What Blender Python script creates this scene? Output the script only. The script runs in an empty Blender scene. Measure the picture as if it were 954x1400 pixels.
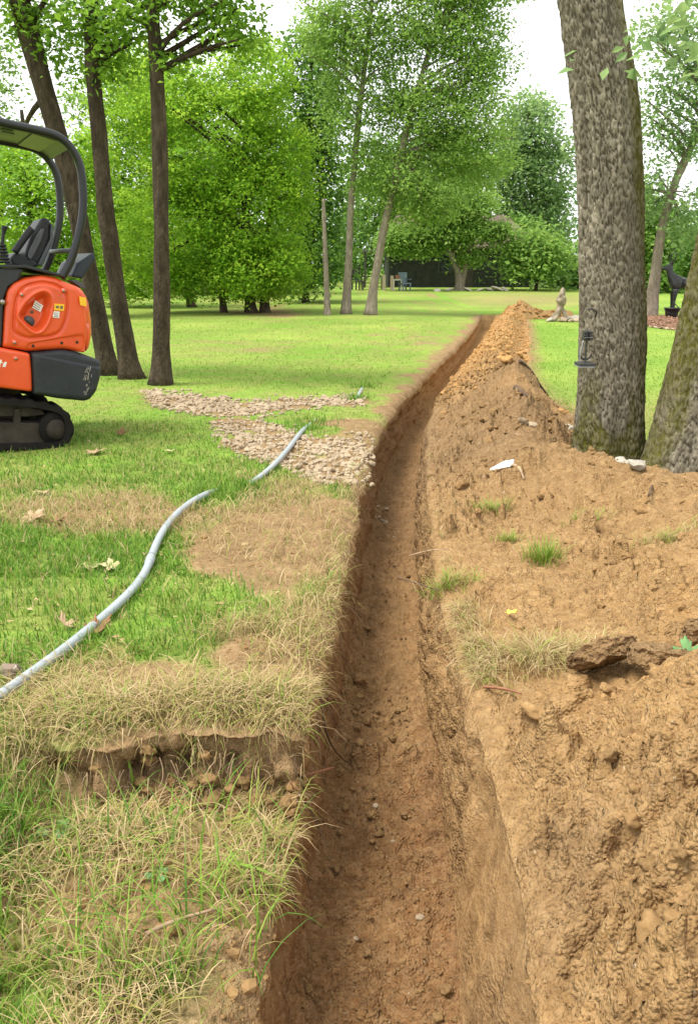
import bpy, bmesh, math, random
import numpy as np
from mathutils import Vector, Matrix
R = math.radians
random.seed(7)
rng = np.random.default_rng(7)
sc = bpy.context.scene
col = sc.collection
# ------------------------------------------------------------------ camera
CH = 1.5; PITCH = R(16.04); FPX = 1165.0
cd = bpy.data.cameras.new("camera"); cam = bpy.data.objects.new("camera", cd); col.objects.link(cam)
cam.location = (0, 0, CH); cam.rotation_euler = (math.pi/2 - PITCH, 0, 0)
cd.sensor_fit = 'VERTICAL'; cd.sensor_height = 24; cd.lens = 24*FPX/1400
cd.clip_start = 0.05; cd.clip_end = 2000
sc.camera = cam
# ------------------------------------------------------------------ light
SUN_EL, SUN_AZ = R(66), R(-100)          # azimuth measured from +Y towards +X
w = bpy.data.worlds.new("World"); sc.world = w; w.use_nodes = True
nt = w.node_tree; N = nt.nodes; L = nt.links
bg = N["Background"]; bg.inputs[1].default_value = 0.062
sky = N.new('ShaderNodeTexSky'); sky.sky_type = 'NISHITA'; sky.sun_disc = False
sky.sun_elevation = SUN_EL; sky.sun_rotation = SUN_AZ
sky.air_density = 1.0; sky.dust_density = 3.0
hs = N.new('ShaderNodeHueSaturation'); hs.inputs['Saturation'].default_value = 0.12
L.new(sky.outputs[0], hs.inputs['Color'])
tc = N.new('ShaderNodeTexCoord'); cn = N.new('ShaderNodeTexNoise')
cn.inputs['Scale'].default_value = 2.2; cn.inputs['Detail'].default_value = 5
L.new(tc.outputs['Generated'], cn.inputs['Vector'])
cr = N.new('ShaderNodeValToRGB'); cr.color_ramp.elements[0].position = .3; cr.color_ramp.elements[1].position = .7
cr.color_ramp.elements[0].color = (7.5, 7.7, 8.0, 1); cr.color_ramp.elements[1].color = (10.5, 10.5, 10.4, 1)
L.new(cn.outputs[0], cr.inputs[0])
mx = N.new('ShaderNodeMix'); mx.data_type = 'RGBA'; mx.inputs[0].default_value = .8
L.new(hs.outputs[0], mx.inputs[6]); L.new(cr.outputs[0], mx.inputs[7]); L.new(mx.outputs[2], bg.inputs[0])
sd = bpy.data.lights.new("sun", 'SUN'); sd.energy = 1.5; sd.angle = R(24); sd.color = (1, .95, .86)
sun = bpy.data.objects.new("sun", sd); col.objects.link(sun)
sdir = Vector((math.sin(SUN_AZ)*math.cos(SUN_EL), math.cos(SUN_AZ)*math.cos(SUN_EL), math.sin(SUN_EL)))
sun.rotation_euler = sdir.to_track_quat('Z', 'Y').to_euler(); sun.location = (0, 0, 30)
sc.view_settings.view_transform = 'Standard'; sc.view_settings.look = 'None'
sc.view_settings.exposure = 1.82; sc.view_settings.gamma = 1
sc.cycles.max_bounces = 8; sc.cycles.diffuse_bounces = 5; sc.cycles.transmission_bounces = 6; sc.cycles.transparent_max_bounces = 6
sc.cycles.use_denoising = True

# ------------------------------------------------------------------ measuring helpers
cp, sp_ = math.cos(PITCH), math.sin(PITCH)
def ray(px, py):
    a = (px-477)/FPX; b = (700-py)/FPX
    return Vector((a, cp + b*sp_, -sp_ + b*cp))
def atY(px, py, Y):
    d = ray(px, py); t = Y/d.y
    return Vector((d.x*t, Y, CH + d.z*t))
def G(px, py, z=0.0):
    d = ray(px, py); t = (z-CH)/d.z
    return Vector((d.x*t, d.y*t, z))
def mpp(Y, z=1.0):                       # metres per photo pixel
    return (Y*cp - (z-CH)*sp_)/FPX
def plan(x, Y):                          # map coordinates of the survey grid on flat ground
    zc = Y*cp + CH*sp_
    zc = np.maximum(zc, .05)
    return 477 + FPX*x/zc, 700 - FPX*(Y*sp_ - CH*cp)/zc

# ------------------------------------------------------------------ noise
def _h(ix, iy, iz, seed):
    n = (ix.astype(np.int64)*374761393 + iy.astype(np.int64)*668265263 + iz.astype(np.int64)*2147483647 + seed*974634777) & 0xFFFFFFFF
    n = ((n ^ (n >> 13))*1274126177) & 0xFFFFFFFF
    n = ((n ^ (n >> 16))*2246822519) & 0xFFFFFFFF
    n = n ^ (n >> 15)
    return (n & 0xFFFFFF)/float(0xFFFFFF)
def vn(x, y, z=None, seed=0):
    x = np.asarray(x, float); y = np.asarray(y, float)
    z = np.zeros_like(x) if z is None else np.asarray(z, float)
    ix, iy, iz = np.floor(x), np.floor(y), np.floor(z)
    fx, fy, fz = x-ix, y-iy, z-iz
    u, v, q = [f*f*f*(f*(f*6-15)+10) for f in (fx, fy, fz)]
    def c(a, b, d): return _h(ix+a, iy+b, iz+d, seed)
    x00 = c(0,0,0)*(1-u)+c(1,0,0)*u; x10 = c(0,1,0)*(1-u)+c(1,1,0)*u
    x01 = c(0,0,1)*(1-u)+c(1,0,1)*u; x11 = c(0,1,1)*(1-u)+c(1,1,1)*u
    return ((x00*(1-v)+x10*v)*(1-q) + (x01*(1-v)+x11*v)*q)*2-1
def fbm(x, y, z=None, seed=0, o=4, g=.5):
    x = np.asarray(x, float); y = np.asarray(y, float)
    r = 0; a = 1; s = 0
    for k in range(o):
        f = 2.03**k
        r = r + a*vn(x*f, y*f, None if z is None else np.asarray(z)*f, seed+k*17); s += a; a *= g
    return r/s
def worley(x, y, seed=0):
    x = np.asarray(x, float); y = np.asarray(y, float)
    ix, iy = np.floor(x), np.floor(y); zz = np.zeros_like(ix)
    f1 = np.full(x.shape, 9.); f2 = np.full(x.shape, 9.); idc = np.zeros(x.shape)
    for a in (-1, 0, 1):
        for b in (-1, 0, 1):
            jx = ix+a+_h(ix+a, iy+b, zz, seed); jy = iy+b+_h(ix+a, iy+b, zz, seed+5)
            d = np.hypot(x-jx, y-jy); cid = _h(ix+a, iy+b, zz, seed+9)
            near = d < f1
            f2 = np.where(near, f1, np.minimum(f2, d)); idc = np.where(near, cid, idc); f1 = np.where(near, d, f1)
    return f1, f2, idc
def worley_off(x, y, seed=0):
    ix, iy = np.floor(x), np.floor(y); zz = np.zeros_like(ix)
    f1 = np.full(x.shape, 9.); f2 = np.full(x.shape, 9.); idc = np.zeros(x.shape); dx = np.zeros(x.shape); dy = np.zeros(x.shape)
    for a in (-1, 0, 1):
        for b in (-1, 0, 1):
            jx = ix+a+_h(ix+a, iy+b, zz, seed); jy = iy+b+_h(ix+a, iy+b, zz, seed+5)
            d = np.hypot(x-jx, y-jy); cid = _h(ix+a, iy+b, zz, seed+9); near = d < f1
            f2 = np.where(near, f1, np.minimum(f2, d)); idc = np.where(near, cid, idc); dx = np.where(near, x-jx, dx); dy = np.where(near, y-jy, dy); f1 = np.where(near, d, f1)
    return f1, f2, idc, dx, dy
def sst(a, b, x):
    t = np.clip((np.asarray(x, float)-a)/(b-a), 0, 1); return t*t*(3-2*t)
def gauss(px, py, cx, cy, rx, ry):
    return np.exp(-(((px-cx)/rx)**2 + ((py-cy)/ry)**2))

# ------------------------------------------------------------------ object helpers
def tag(o, label=None, cat=None, group=None, kind=None):
    if label: o['label'] = label
    if cat: o['category'] = cat
    if group: o['group'] = group
    if kind: o['kind'] = kind
    return o
def empty(name, loc=(0, 0, 0), rot=(0, 0, 0)):
    o = bpy.data.objects.new(name, None); o.location = loc; o.rotation_euler = rot; o.empty_display_size = .1
    col.objects.link(o); return o
def link(name, me, mat=None, parent=None, loc=None):
    o = bpy.data.objects.new(name, me); col.objects.link(o)
    if mat is not None and not me.materials: me.materials.append(mat)
    if parent is not None: o.parent = parent
    if loc is not None: o.location = loc
    return o
def mesh_np(name, V, F, mat, parent=None, smooth=True, attrs=None, loc=None):
    V = np.ascontiguousarray(V, np.float32); me = bpy.data.meshes.new(name)
    me.vertices.add(len(V)); me.vertices.foreach_set('co', V.ravel())
    if not isinstance(F, (list, tuple)): F = [F]
    F = [np.asarray(f, np.int32) for f in F if len(f)]
    nl = sum(f.size for f in F); npoly = sum(len(f) for f in F)
    me.loops.add(nl); me.polygons.add(npoly)
    me.loops.foreach_set('vertex_index', np.concatenate([f.ravel() for f in F]))
    tot = np.concatenate([np.full(len(f), f.shape[1], np.int32) for f in F])
    st = np.concatenate([[0], np.cumsum(tot)[:-1]]).astype(np.int32)
    me.polygons.foreach_set('loop_start', st); me.polygons.foreach_set('loop_total', tot)
    me.polygons.foreach_set('use_smooth', np.full(npoly, smooth))
    for k, a in (attrs or {}).items():
        at = me.attributes.new(k, 'FLOAT', 'POINT'); at.data.foreach_set('value', np.ascontiguousarray(a, np.float32))
    me.update(calc_edges=True)
    return link(name, me, mat, parent, loc)
def from_bm(name, bm, mat, parent=None, smooth=False, bevel=0, loc=None, seg=2):
    bmesh.ops.recalc_face_normals(bm, faces=bm.faces)
    me = bpy.data.meshes.new(name); bm.to_mesh(me); bm.free()
    if smooth: me.polygons.foreach_set('use_smooth', np.full(len(me.polygons), True))
    o = link(name, me, mat, parent, loc)
    if bevel:
        b = o.modifiers.new('bevel', 'BEVEL'); b.width = bevel; b.segments = seg; b.limit_method = 'ANGLE'; b.angle_limit = R(40)
    return o
def tube_arrays(P, rad, n=10, rough=0, seed=0, cap=True):
    P = np.asarray(P, float); rad = np.asarray(rad, float); m = len(P)
    T = np.gradient(P, axis=0); T /= np.linalg.norm(T, axis=1)[:, None]+1e-9
    ref = np.array([1., 0, 0]) if abs(T[0][0]) < .8 else np.array([0, 1., 0])
    V = []; ang = np.linspace(0, 2*np.pi, n, endpoint=False)
    for i in range(m):
        a = np.cross(T[i], ref); a /= np.linalg.norm(a)+1e-9; b = np.cross(T[i], a); ref = -np.cross(T[i], a) if False else ref
        rr = rad[i]*(1 + (rough*vn(np.cos(ang)*1.7+i*.37, np.sin(ang)*1.7+seed) if rough else 0))
        V.append(P[i] + np.outer(np.cos(ang)*rr, a) + np.outer(np.sin(ang)*rr, b))
    V = np.concatenate(V)
    i = np.arange(m-1)[:, None]*n; j = np.arange(n)[None, :]; jn = (j+1) % n
    F = np.stack([i+j, i+jn, i+n+jn, i+n+j], -1).reshape(-1, 4)
    if cap:
        V = np.vstack([V, P[0], P[-1]]); c0 = m*n; c1 = c0+1; k = np.arange(n); kn = (k+1) % n
        T3 = np.vstack([np.stack([np.full(n, c0), kn, k], -1), np.stack([np.full(n, c1), (m-1)*n+k, (m-1)*n+kn], -1)])
    else: T3 = np.zeros((0, 3), int)
    return V, F, T3
def join(parts):
    V, F4, F3, o = [], [], [], 0
    for v, f4, f3 in parts:
        V.append(v); F4.append(np.asarray(f4, int).reshape(-1, 4)+o); F3.append(np.asarray(f3, int).reshape(-1, 3)+o); o += len(v)
    return np.vstack(V), [np.vstack(F4), np.vstack(F3)]
def smooth_path(pts, n):
    pts = np.asarray(pts, float); t = np.linspace(0, 1, len(pts)); tt = np.linspace(0, 1, n)
    Q = np.stack([np.interp(tt, t, pts[:, k]) for k in range(pts.shape[1])], 1)
    kk = max(1, n//len(pts)//2)
    for _ in range(3):
        Q2 = Q.copy()
        for s in range(1, n-1):
            a = max(0, s-kk); b = min(n-1, s+kk); e = min(s-a, b-s)
            Q2[s] = Q[s-e:s+e+1].mean(0)
        Q = Q2
    return Q
def tube(name, pts, rad, mat, parent=None, n=10, seg=24, rough=0, attrs=None):
    P = smooth_path(pts, seg); r = np.interp(np.linspace(0, 1, seg), np.linspace(0, 1, len(rad)), rad) if hasattr(rad, '__len__') else np.full(seg, rad)
    V, F, T = tube_arrays(P, r, n, rough)
    return mesh_np(name, V, [F, T], mat, parent, True, attrs)

# ------------------------------------------------------------------ materials
class MB:
    def __init__(s, name, rough=.8, spec=.3):
        s.m = bpy.data.materials.new(name); s.m.use_nodes = True; s.nt = s.m.node_tree
        s.b = s.nt.nodes['Principled BSDF']; s.out = s.nt.nodes['Material Output']
        s.b.inputs['Roughness'].default_value = rough; s.b.inputs['Specular IOR Level'].default_value = spec
        s.co = s.nt.nodes.new('ShaderNodeTexCoord').outputs['Object']
    def n(s, t): return s.nt.nodes.new(t)
    def l(s, a, b): s.nt.links.new(a, b)
    def noise(s, scale, detail=4, rough=.55, stretch=None, dist=0):
        n = s.n('ShaderNodeTexNoise'); n.inputs['Scale'].default_value = scale; n.inputs['Detail'].default_value = detail
        n.inputs['Roughness'].default_value = rough; n.inputs['Distortion'].default_value = dist
        if stretch:
            mp = s.n('ShaderNodeMapping'); mp.inputs['Scale'].default_value = stretch; s.l(s.co, mp.inputs[0]); s.l(mp.outputs[0], n.inputs[0])
        else: s.l(s.co, n.inputs[0])
        return n.outputs[0]
    def voro(s, scale, feature='F1', stretch=None, out=0):
        n = s.n('ShaderNodeTexVoronoi'); n.feature = feature; n.inputs['Scale'].default_value = scale
        if stretch:
            mp = s.n('ShaderNodeMapping'); mp.inputs['Scale'].default_value = stretch; s.l(s.co, mp.inputs[0]); s.l(mp.outputs[0], n.inputs[0])
        else: s.l(s.co, n.inputs[0])
        return n.outputs[out]
    def attr(s, name):
        n = s.n('ShaderNodeAttribute'); n.attribute_name = name; return n.outputs['Fac']
    def ramp(s, f, stops):
        n = s.n('ShaderNodeValToRGB'); e = n.color_ramp.elements
        while len(e) < len(stops): e.new(.5)
        for k, (p, c) in enumerate(stops):
            e[k].position = p; e[k].color = (*c, 1) if hasattr(c, '__len__') else (c, c, c, 1)
        s.l(f, n.inputs[0]); return n.outputs[0]
    def mix(s, f, a, b, mode='MIX'):
        n = s.n('ShaderNodeMix'); n.data_type = 'RGBA'; n.blend_type = mode
        for v, i in ((f, 0), (a, 6), (b, 7)):
            if hasattr(v, 'links') or hasattr(v, 'is_output'): s.l(v, n.inputs[i])
            elif i == 0: n.inputs[0].default_value = v
            else: n.inputs[i].default_value = (*v, 1)
        return n.outputs[2]
    def math(s, op, a, b=0, clamp=False):
        n = s.n('ShaderNodeMath'); n.operation = op; n.use_clamp = clamp
        for v, i in ((a, 0), (b, 1)):
            if hasattr(v, 'is_output'): s.l(v, n.inputs[i])
            else: n.inputs[i].default_value = v
        return n.outputs[0]
    def bump(s, h, strength=.5, dist=.01):
        n = s.n('ShaderNodeBump'); n.inputs['Strength'].default_value = strength; n.inputs['Distance'].default_value = dist
        s.l(h, n.inputs['Height']); s.l(n.outputs[0], s.b.inputs['Normal'])
    def color(s, c):
        if hasattr(c, 'is_output'): s.l(c, s.b.inputs['Base Color'])
        else: s.b.inputs['Base Color'].default_value = (*c, 1)
        return s
    def translucent(s, c, fac):
        t = s.n('ShaderNodeBsdfTranslucent'); mixs = s.n('ShaderNodeMixShader'); mixs.inputs[0].default_value = fac
        s.l(c, t.inputs[0]); s.l(s.b.outputs[0], mixs.inputs[1]); s.l(t.outputs[0], mixs.inputs[2]); s.l(mixs.outputs[0], s.out.inputs[0])
def plain(name, c, rough=.5, spec=.4, var=.25, vs=8, bump=0, metal=0):
    b = MB(name, rough, spec); nz = b.noise(vs, 5, .6)
    lo = tuple(x*(1-var) for x in c); hi = tuple(min(1, x*(1+var)) for x in c)
    b.color(b.ramp(nz, [(.3, lo), (.7, hi)])); b.b.inputs['Metallic'].default_value = metal
    if bump: b.bump(b.noise(vs*6, 4), bump, .01)
    return b.m
def soil_mat(name):
    b = MB(name, .95, .12)
    big = b.noise(1.6, 5, .6); mid = b.noise(11, 6, .65); fine = b.noise(70, 4, .7)
    tan = b.ramp(mid, [(.28, (.20, .116, .046)), (.5, (.325, .196, .080)), (.72, (.43, .28, .128))])
    org = b.ramp(mid, [(.28, (.28, .15, .058)), (.5, (.42, .245, .095)), (.75, (.52, .33, .145))])
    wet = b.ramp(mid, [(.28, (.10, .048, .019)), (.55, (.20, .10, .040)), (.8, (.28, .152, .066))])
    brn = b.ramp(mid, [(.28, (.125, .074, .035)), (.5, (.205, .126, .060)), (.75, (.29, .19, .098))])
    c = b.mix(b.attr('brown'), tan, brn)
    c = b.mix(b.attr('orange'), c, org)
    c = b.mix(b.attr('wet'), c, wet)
    c = b.mix(b.ramp(big, [(.35, 0.), (.65, .45)]), c, b.mix(.4, c, (.34, .195, .075)))
    c = b.mix(b.ramp(fine, [(.25, .55), (.5, 0.)]), c, (.12, .075, .042))
    gv = b.n('ShaderNodeTexVoronoi'); gv.inputs['Scale'].default_value = 45; b.l(b.co, gv.inputs[0]); gs = b.n('ShaderNodeSeparateColor'); b.l(gv.outputs['Color'], gs.inputs[0])
    c = b.mix(b.math('MULTIPLY', b.math('MULTIPLY', gs.outputs[0], .24), b.math('SUBTRACT', 1.0, b.attr('cut'))), c, (.10, .06, .03)); c = b.mix(b.math('MULTIPLY', gs.outputs[1], .18), c, (.52, .36, .19))
    c = b.mix(b.ramp(b.noise(40, 2, .5), [(.70, 0.), (.76, .6)]), c, (.45, .37, .26))
    b.color(c)
    g1 = b.ramp(b.voro(38), [(.05, 1.), (.75, 0.)]); g2 = b.ramp(b.voro(95), [(.05, 1.), (.7, 0.)])
    h = b.math('ADD', b.math('ADD', b.math('MULTIPLY', mid, .9), b.math('MULTIPLY', fine, .4)), b.math('MULTIPLY', b.math('ADD', b.math('MULTIPLY', g1, .40), b.math('MULTIPLY', g2, .28)), b.math('SUBTRACT', 1.0, b.math('MULTIPLY', b.attr('cut'), .9))))
    b.bump(h, 1.0, .022)
    return b.m
def lawn_mat():
    b = MB('lawn_turf', .95, .1)
    n1 = b.noise(.35, 4, .6); n2 = b.noise(9, 5, .7); n3 = b.noise(60, 3, .7)
    green = b.ramp(n2, [(.25, (.105, .205, .024)), (.5, (.175, .305, .040)), (.75, (.25, .385, .066))])
    pale = b.ramp(n2, [(.25, (.26, .36, .05)), (.75, (.42, .48, .12))])
    g = b.mix(b.ramp(n1, [(.42, 0.), (.68, .7)]), green, pale)
    straw = b.ramp(n3, [(.25, (.15, .10, .05)), (.5, (.30, .21, .105)), (.75, (.44, .33, .18))])
    soil = b.ramp(n2, [(.25, (.18, .11, .058)), (.5, (.29, .185, .095)), (.75, (.40, .27, .145))])
    c = b.mix(b.attr('dry'), g, straw); c = b.mix(b.attr('bare'), c, soil)
    c = b.mix(b.ramp(n3, [(.25, .6), (.55, 0.)]), c, (.07, .085, .025))
    b.color(c); b.bump(b.math('ADD', n2, n3), .8, .03)
    return b.m
def leaf_mat(name, dark, mid, light, tr=.35, rough=.55):
    b = MB(name, rough, .25)
    c = b.ramp(b.attr('tone'), [(0, dark), (.5, mid), (1, light)])
    b.color(c); b.translucent(b.mix(.5, c, light), tr)
    return b.m
def bark_mat(name, dark, light, moss=(.062, .060, .008), vs=14):
    b = MB(name, .95, .1)
    n = b.noise(vs, 6, .65, (1, 1, .35)); f = b.noise(90, 3, .6)
    c = b.ramp(n, [(.25, dark), (.72, light)])
    c = b.mix(b.math('MULTIPLY', b.attr('crack'), .9), c, tuple(x*.35 for x in dark))
    c = b.mix(b.ramp(b.noise(6, 4, .6, (1, 1, .5)), [(.62, 0.), (.74, .55)]), c, tuple(min(1, x*1.7) for x in light))
    c = b.mix(b.ramp(b.noise(2.2, 5, .65, (1, 1, .35)), [(.35, .5), (.6, 0.)]), c, dark)
    ms = b.mix(f, moss, tuple(x*1.9 for x in moss))
    c = b.mix(b.attr('moss'), c, ms)
    b.color(c)
    v = b.voro(30, 'DISTANCE_TO_EDGE', (1, 1, .35))
    b.bump(b.math('ADD', b.ramp(v, [(0, 0.), (.3, 1.)]), b.math('MULTIPLY', f, .5)), .6, .012)
    return b.m
SOIL = soil_mat('dug_soil'); LAWN = lawn_mat()
BARK_BIG = bark_mat('grey_furrowed_bark', (.108, .094, .064), (.34, .308, .232))
BARK_MID = bark_mat('brown_bark', (.022, .017, .012), (.115, .088, .060))
BARK_PALE = bark_mat('pale_bark', (.13, .105, .08), (.36, .31, .24))
LEAF_BUSH = leaf_mat('bright_leaves', (.085, .225, .012), (.235, .46, .03), (.46, .62, .07), .5)
LEAF_MID = leaf_mat('fresh_leaves', (.095, .20, .035), (.21, .37, .065), (.36, .51, .12), .5)
LEAF_DARK = leaf_mat('deep_green_leaves', (.045, .115, .02), (.10, .22, .034), (.21, .36, .06), .45)
LEAF_PALE = leaf_mat('pale_leaves', (.11, .21, .075), (.22, .36, .12), (.36, .49, .19), .5)
LEAF_NEAR = leaf_mat('oak_leaves', (.06, .15, .016), (.15, .31, .03), (.31, .49, .055), .5)

# ------------------------------------------------------------------ terrain profile (metres, Y runs along the trench)
_Yk = [-60, 0, 1.83, 2.55, 4, 5.2, 6.5, 8, 9, 10.4, 13.5, 17.7, 22, 28, 29, 500]
_Lk = [-.32, -.31, -.215, -.16, -.045, .05, .145, .28, .44, .69, 1.36, 2.28, 3.15, 4.25, 4.4, 4.4]
_Yr = [-60, 0, 1.2, 1.8, 2.3, 2.75, 3.4, 3.9, 5.5, 7, 8.5, 10.4, 13.5, 17.7, 22, 28, 29, 500]
_Rk = [.38, .38, .39, .43, .45, .44, .43, .44, .53, .64, .80, 1.07, 1.75, 2.66, 3.55, 4.67, 4.8, 4.8]
_yy = np.concatenate([[-60], np.arange(-2, 40, .05), [500]])
def _sm(yk, xk):
    v = np.interp(_yy, yk, xk); k = np.ones(13)/13
    m = v.copy(); m[7:-7] = np.convolve(v, k, 'same')[7:-7]; return m
_xl, _xr = _sm(_Yk, _Lk), _sm(_Yr, _Rk)
def xl(Y): return np.interp(Y, _yy, _xl) + .036*fbm(np.asarray(Y)*2.9, np.zeros_like(Y), seed=3, o=6, g=.6)
def xr(Y): return np.interp(Y, _yy, _xr) + .022*fbm(np.asarray(Y)*2.7, np.zeros_like(Y)+9, seed=4, o=4)
def depth(Y): return np.interp(Y, [-60, 2, 4, 8, 12, 27.6, 28.1, 500], [.62, .62, .64, .62, .52, .45, 0, 0])
def T(Y, ks, vs): return np.interp(Y, ks, vs)
_cy = [0, 1.0, 2.2, 2.75, 3.4, 4.5, 5.2, 5.8, 6.3, 7.5, 8.8, 10, 12, 17, 25, 27.5, 28.5]
_ch = [.44, .44, .43, .22, .24, .22, .20, .20, .30, .43, .52, .47, .42, .40, .38, .30, 0]
_cs = [.48, .48, .52, .85, 1.2, 1.4, 1.25, .9, .75, .85, .9, .72, .55, .5, .5, .5, .5]
_cf = [2.8, 2.8, 2.8, 2.6, 2.4, 2.3, 2.2, 1.6, 1.42, 1.45, 1.5, 1.25, 1.08, 1.0, .95, .9, .9]
_cw = [1., 1., 1., 1.2, 1.6, 1.6, 1.3, .4, 0, 0, 0, 0, 0, 0, 0, 0, 0]
_c0 = [.0, .0, .02, .15, .5, .5, .35, .15, .1, .1, .1, .08, .05, .05, .05, .05, .05]
def foot(Y): return T(Y, _cy, _cf) + T(Y, _cy, _cw)*.8 + .10*fbm(np.asarray(Y)*2.2, np.zeros_like(Y), seed=8) 
def spoil_base(s, Y):
    ch, cs, cf, cw, c0 = [T(Y, _cy, q) for q in (_ch, _cs, _cf, _cw, _c0)]
    wob = .10*fbm(np.asarray(Y)*1.3, np.zeros_like(Y)+4, seed=12)
    cs = cs + wob; fe = foot(Y)
    up = np.clip((s-c0)/(cs-c0), 0, 1); dn = np.clip((s-cs-cw)/np.maximum(fe-cs-cw, .2), 0, 1)
    up = up**1.15*(1.35-.35*up) if False else up*(.55+.45*up*(2-up))
    return ch*(1+.18*fbm(np.asarray(Y)*1.7, s*1.5, seed=21))*np.where(s < cs, up, .5+.5*np.cos(np.pi*dn))
def is_soil(s, Y): return sst(.12, -.06, s-foot(Y))*sst(28.9, 28.3, Y)
def lawn_z(x, Y):
    return .015*fbm(x*.9, Y*.9, seed=31, o=3) + .06*sst(9, 16, Y)*fbm(x*.13, Y*.13, seed=33, o=3) + .30*sst(34, 58, Y) 
def crumble(x, Y, sc_, seed, pw=2.0):
    """broken lumps: each cell its own height and tilt, gaps between cells"""
    wx = x*sc_+.6*fbm(x*sc_*.8, Y*sc_*.8, seed=seed+1, o=3); wy = Y*sc_+.6*fbm(x*sc_*.8+31, Y*sc_*.8, seed=seed+2, o=3)
    f1, f2, idc, dx, dy = worley_off(wx, wy, seed)
    a = idc*40.; tilt = (np.cos(a)*dx+np.sin(a)*dy)*.8
    return sst(.0, .28, f2-f1)*np.clip(idc**pw*(1+tilt)-.12*f1, 0, 2)
def soil_rough(x, Y, amp, where=None):
    if where is not None:
        x, Y, amp, where = [np.broadcast_to(q, np.broadcast(x, Y).shape) for q in (x, Y, amp, where)]
        out = np.zeros(x.shape); out[where] = soil_rough(x[where], Y[where], amp[where]); return out
    msk = sst(-.35, .35, fbm(x*1.6, Y*1.6, seed=44, o=3)); m2 = sst(-.25, .35, fbm(x*2.3+7, Y*2.3, seed=47, o=3))
    lump = crumble(x, Y, 7.5, 41, 3)*.085*m2 + crumble(x, Y, 15, 42, 2.4)*.050*(.3+.7*msk) + crumble(x, Y, 31, 43, 1.6)*.020*(.4+.6*msk)
    return amp*(lump - .02 + .05*fbm(x*3.3, Y*3.3, seed=45, o=5) + .008*fbm(x*45, Y*45, seed=46, o=2))
def H_right(x, Y):
    s = x - xr(Y); m = is_soil(s, Y)
    z = lawn_z(x, Y)*(1-m) + spoil_base(s, Y)*m
    press = np.exp(-((s-.35)/.33)**4)*sst(2.75, 3.1, Y)*sst(5.0, 4.3, Y)
    z = z + m*soil_rough(x, Y, (1-.72*press)*(1+.45*sst(2.8, 2.2, Y)+.35*sst(2.8, 3.2, Y)*sst(9, 7, Y)), m > .01)*sst(0, .10, s)
    uu = Y/.085+.8*fbm(x*1.5, Y*1.5, seed=51)+.5*fbm(x*6, Y*4, seed=53); z = z + press*.030*((uu % 1)**1.4-.4)*sst(-.4, .15, fbm(x*3, Y*1.5, seed=52))
    nr = m*sst(3.0, 2.4, Y)*sst(.02, .16, s); w_ = nr > .01
    if np.any(w_):
        xw, yw = np.broadcast_to(x, z.shape)[w_], np.broadcast_to(Y, z.shape)[w_]; add = np.zeros(z.shape)
        add[w_] = .075*crumble(xw, yw, 4.6, 54, 2.2) + .16*np.abs(fbm(xw*3.4, yw*3.4, seed=55, o=4)) - .05 - .05*np.exp(-(fbm(xw*4.2+3, yw*4.2, seed=56, o=3)/.07)**2)
        z = z + nr*add
    return z - .05*np.exp(-np.maximum(s, 0)/.035)
def step_mask(x): return sst(-1.25, -.8, x)
def step_Y(x): return 2.46 + .16*fbm(x*2.6, x*0+2, seed=61, o=5) + .05*sst(-.9, -.3, x)
def H_left(x, Y):
    z = lawn_z(x, Y); sY = step_Y(x); st = sst(sY+.035, sY-.035, Y)*step_mask(x)
    st = st*(.72+.5*fbm(x*2.1, Y*2.1, seed=63))
    hol = .10*np.exp(-((x+.30)/.22)**2 - ((Y-2.33)/.12)**2)
    z = z - .20*st - hol*st
    px, py = plan(x, Y); br = bare_mask(x, Y)
    z = z + (.3*br+.7*st)*soil_rough(x, Y, 1., (br > .01) | (st > .01))
    z = z + .05*np.exp(-((Y-sY-.18)/.16)**2)*step_mask(x)*(Y > sY)           # heaved sod
    a = xl(Y)-x
    return z - .06*np.exp(-np.maximum(a, 0)/.04)
BED_B = np.array([(288, 573), (335, 572), (385, 586), (430, 600), (470, 598), (510, 594), (508, 625), (492, 660), (440, 662), (398, 640), (340, 625), (300, 607)], float)
BED_A = np.array([(192, 532), (225, 536), (300, 546), (380, 548), (440, 545), (500, 541), (505, 552), (430, 556), (385, 562), (330, 571), (270, 566), (205, 551)], float)
def inpoly(px, py, poly):
    c = np.zeros(np.shape(px), bool); j = len(poly)-1
    for i in range(len(poly)):
        xi, yi = poly[i]; xj, yj = poly[j]
        c ^= ((yi > py) != (yj > py)) & (px < (xj-xi)*(py-yi)/(yj-yi+1e-9)+xi); j = i
    return c
def bed_inside(px, py): return inpoly(px, py, BED_A) | inpoly(px, py, BED_B)
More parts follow.
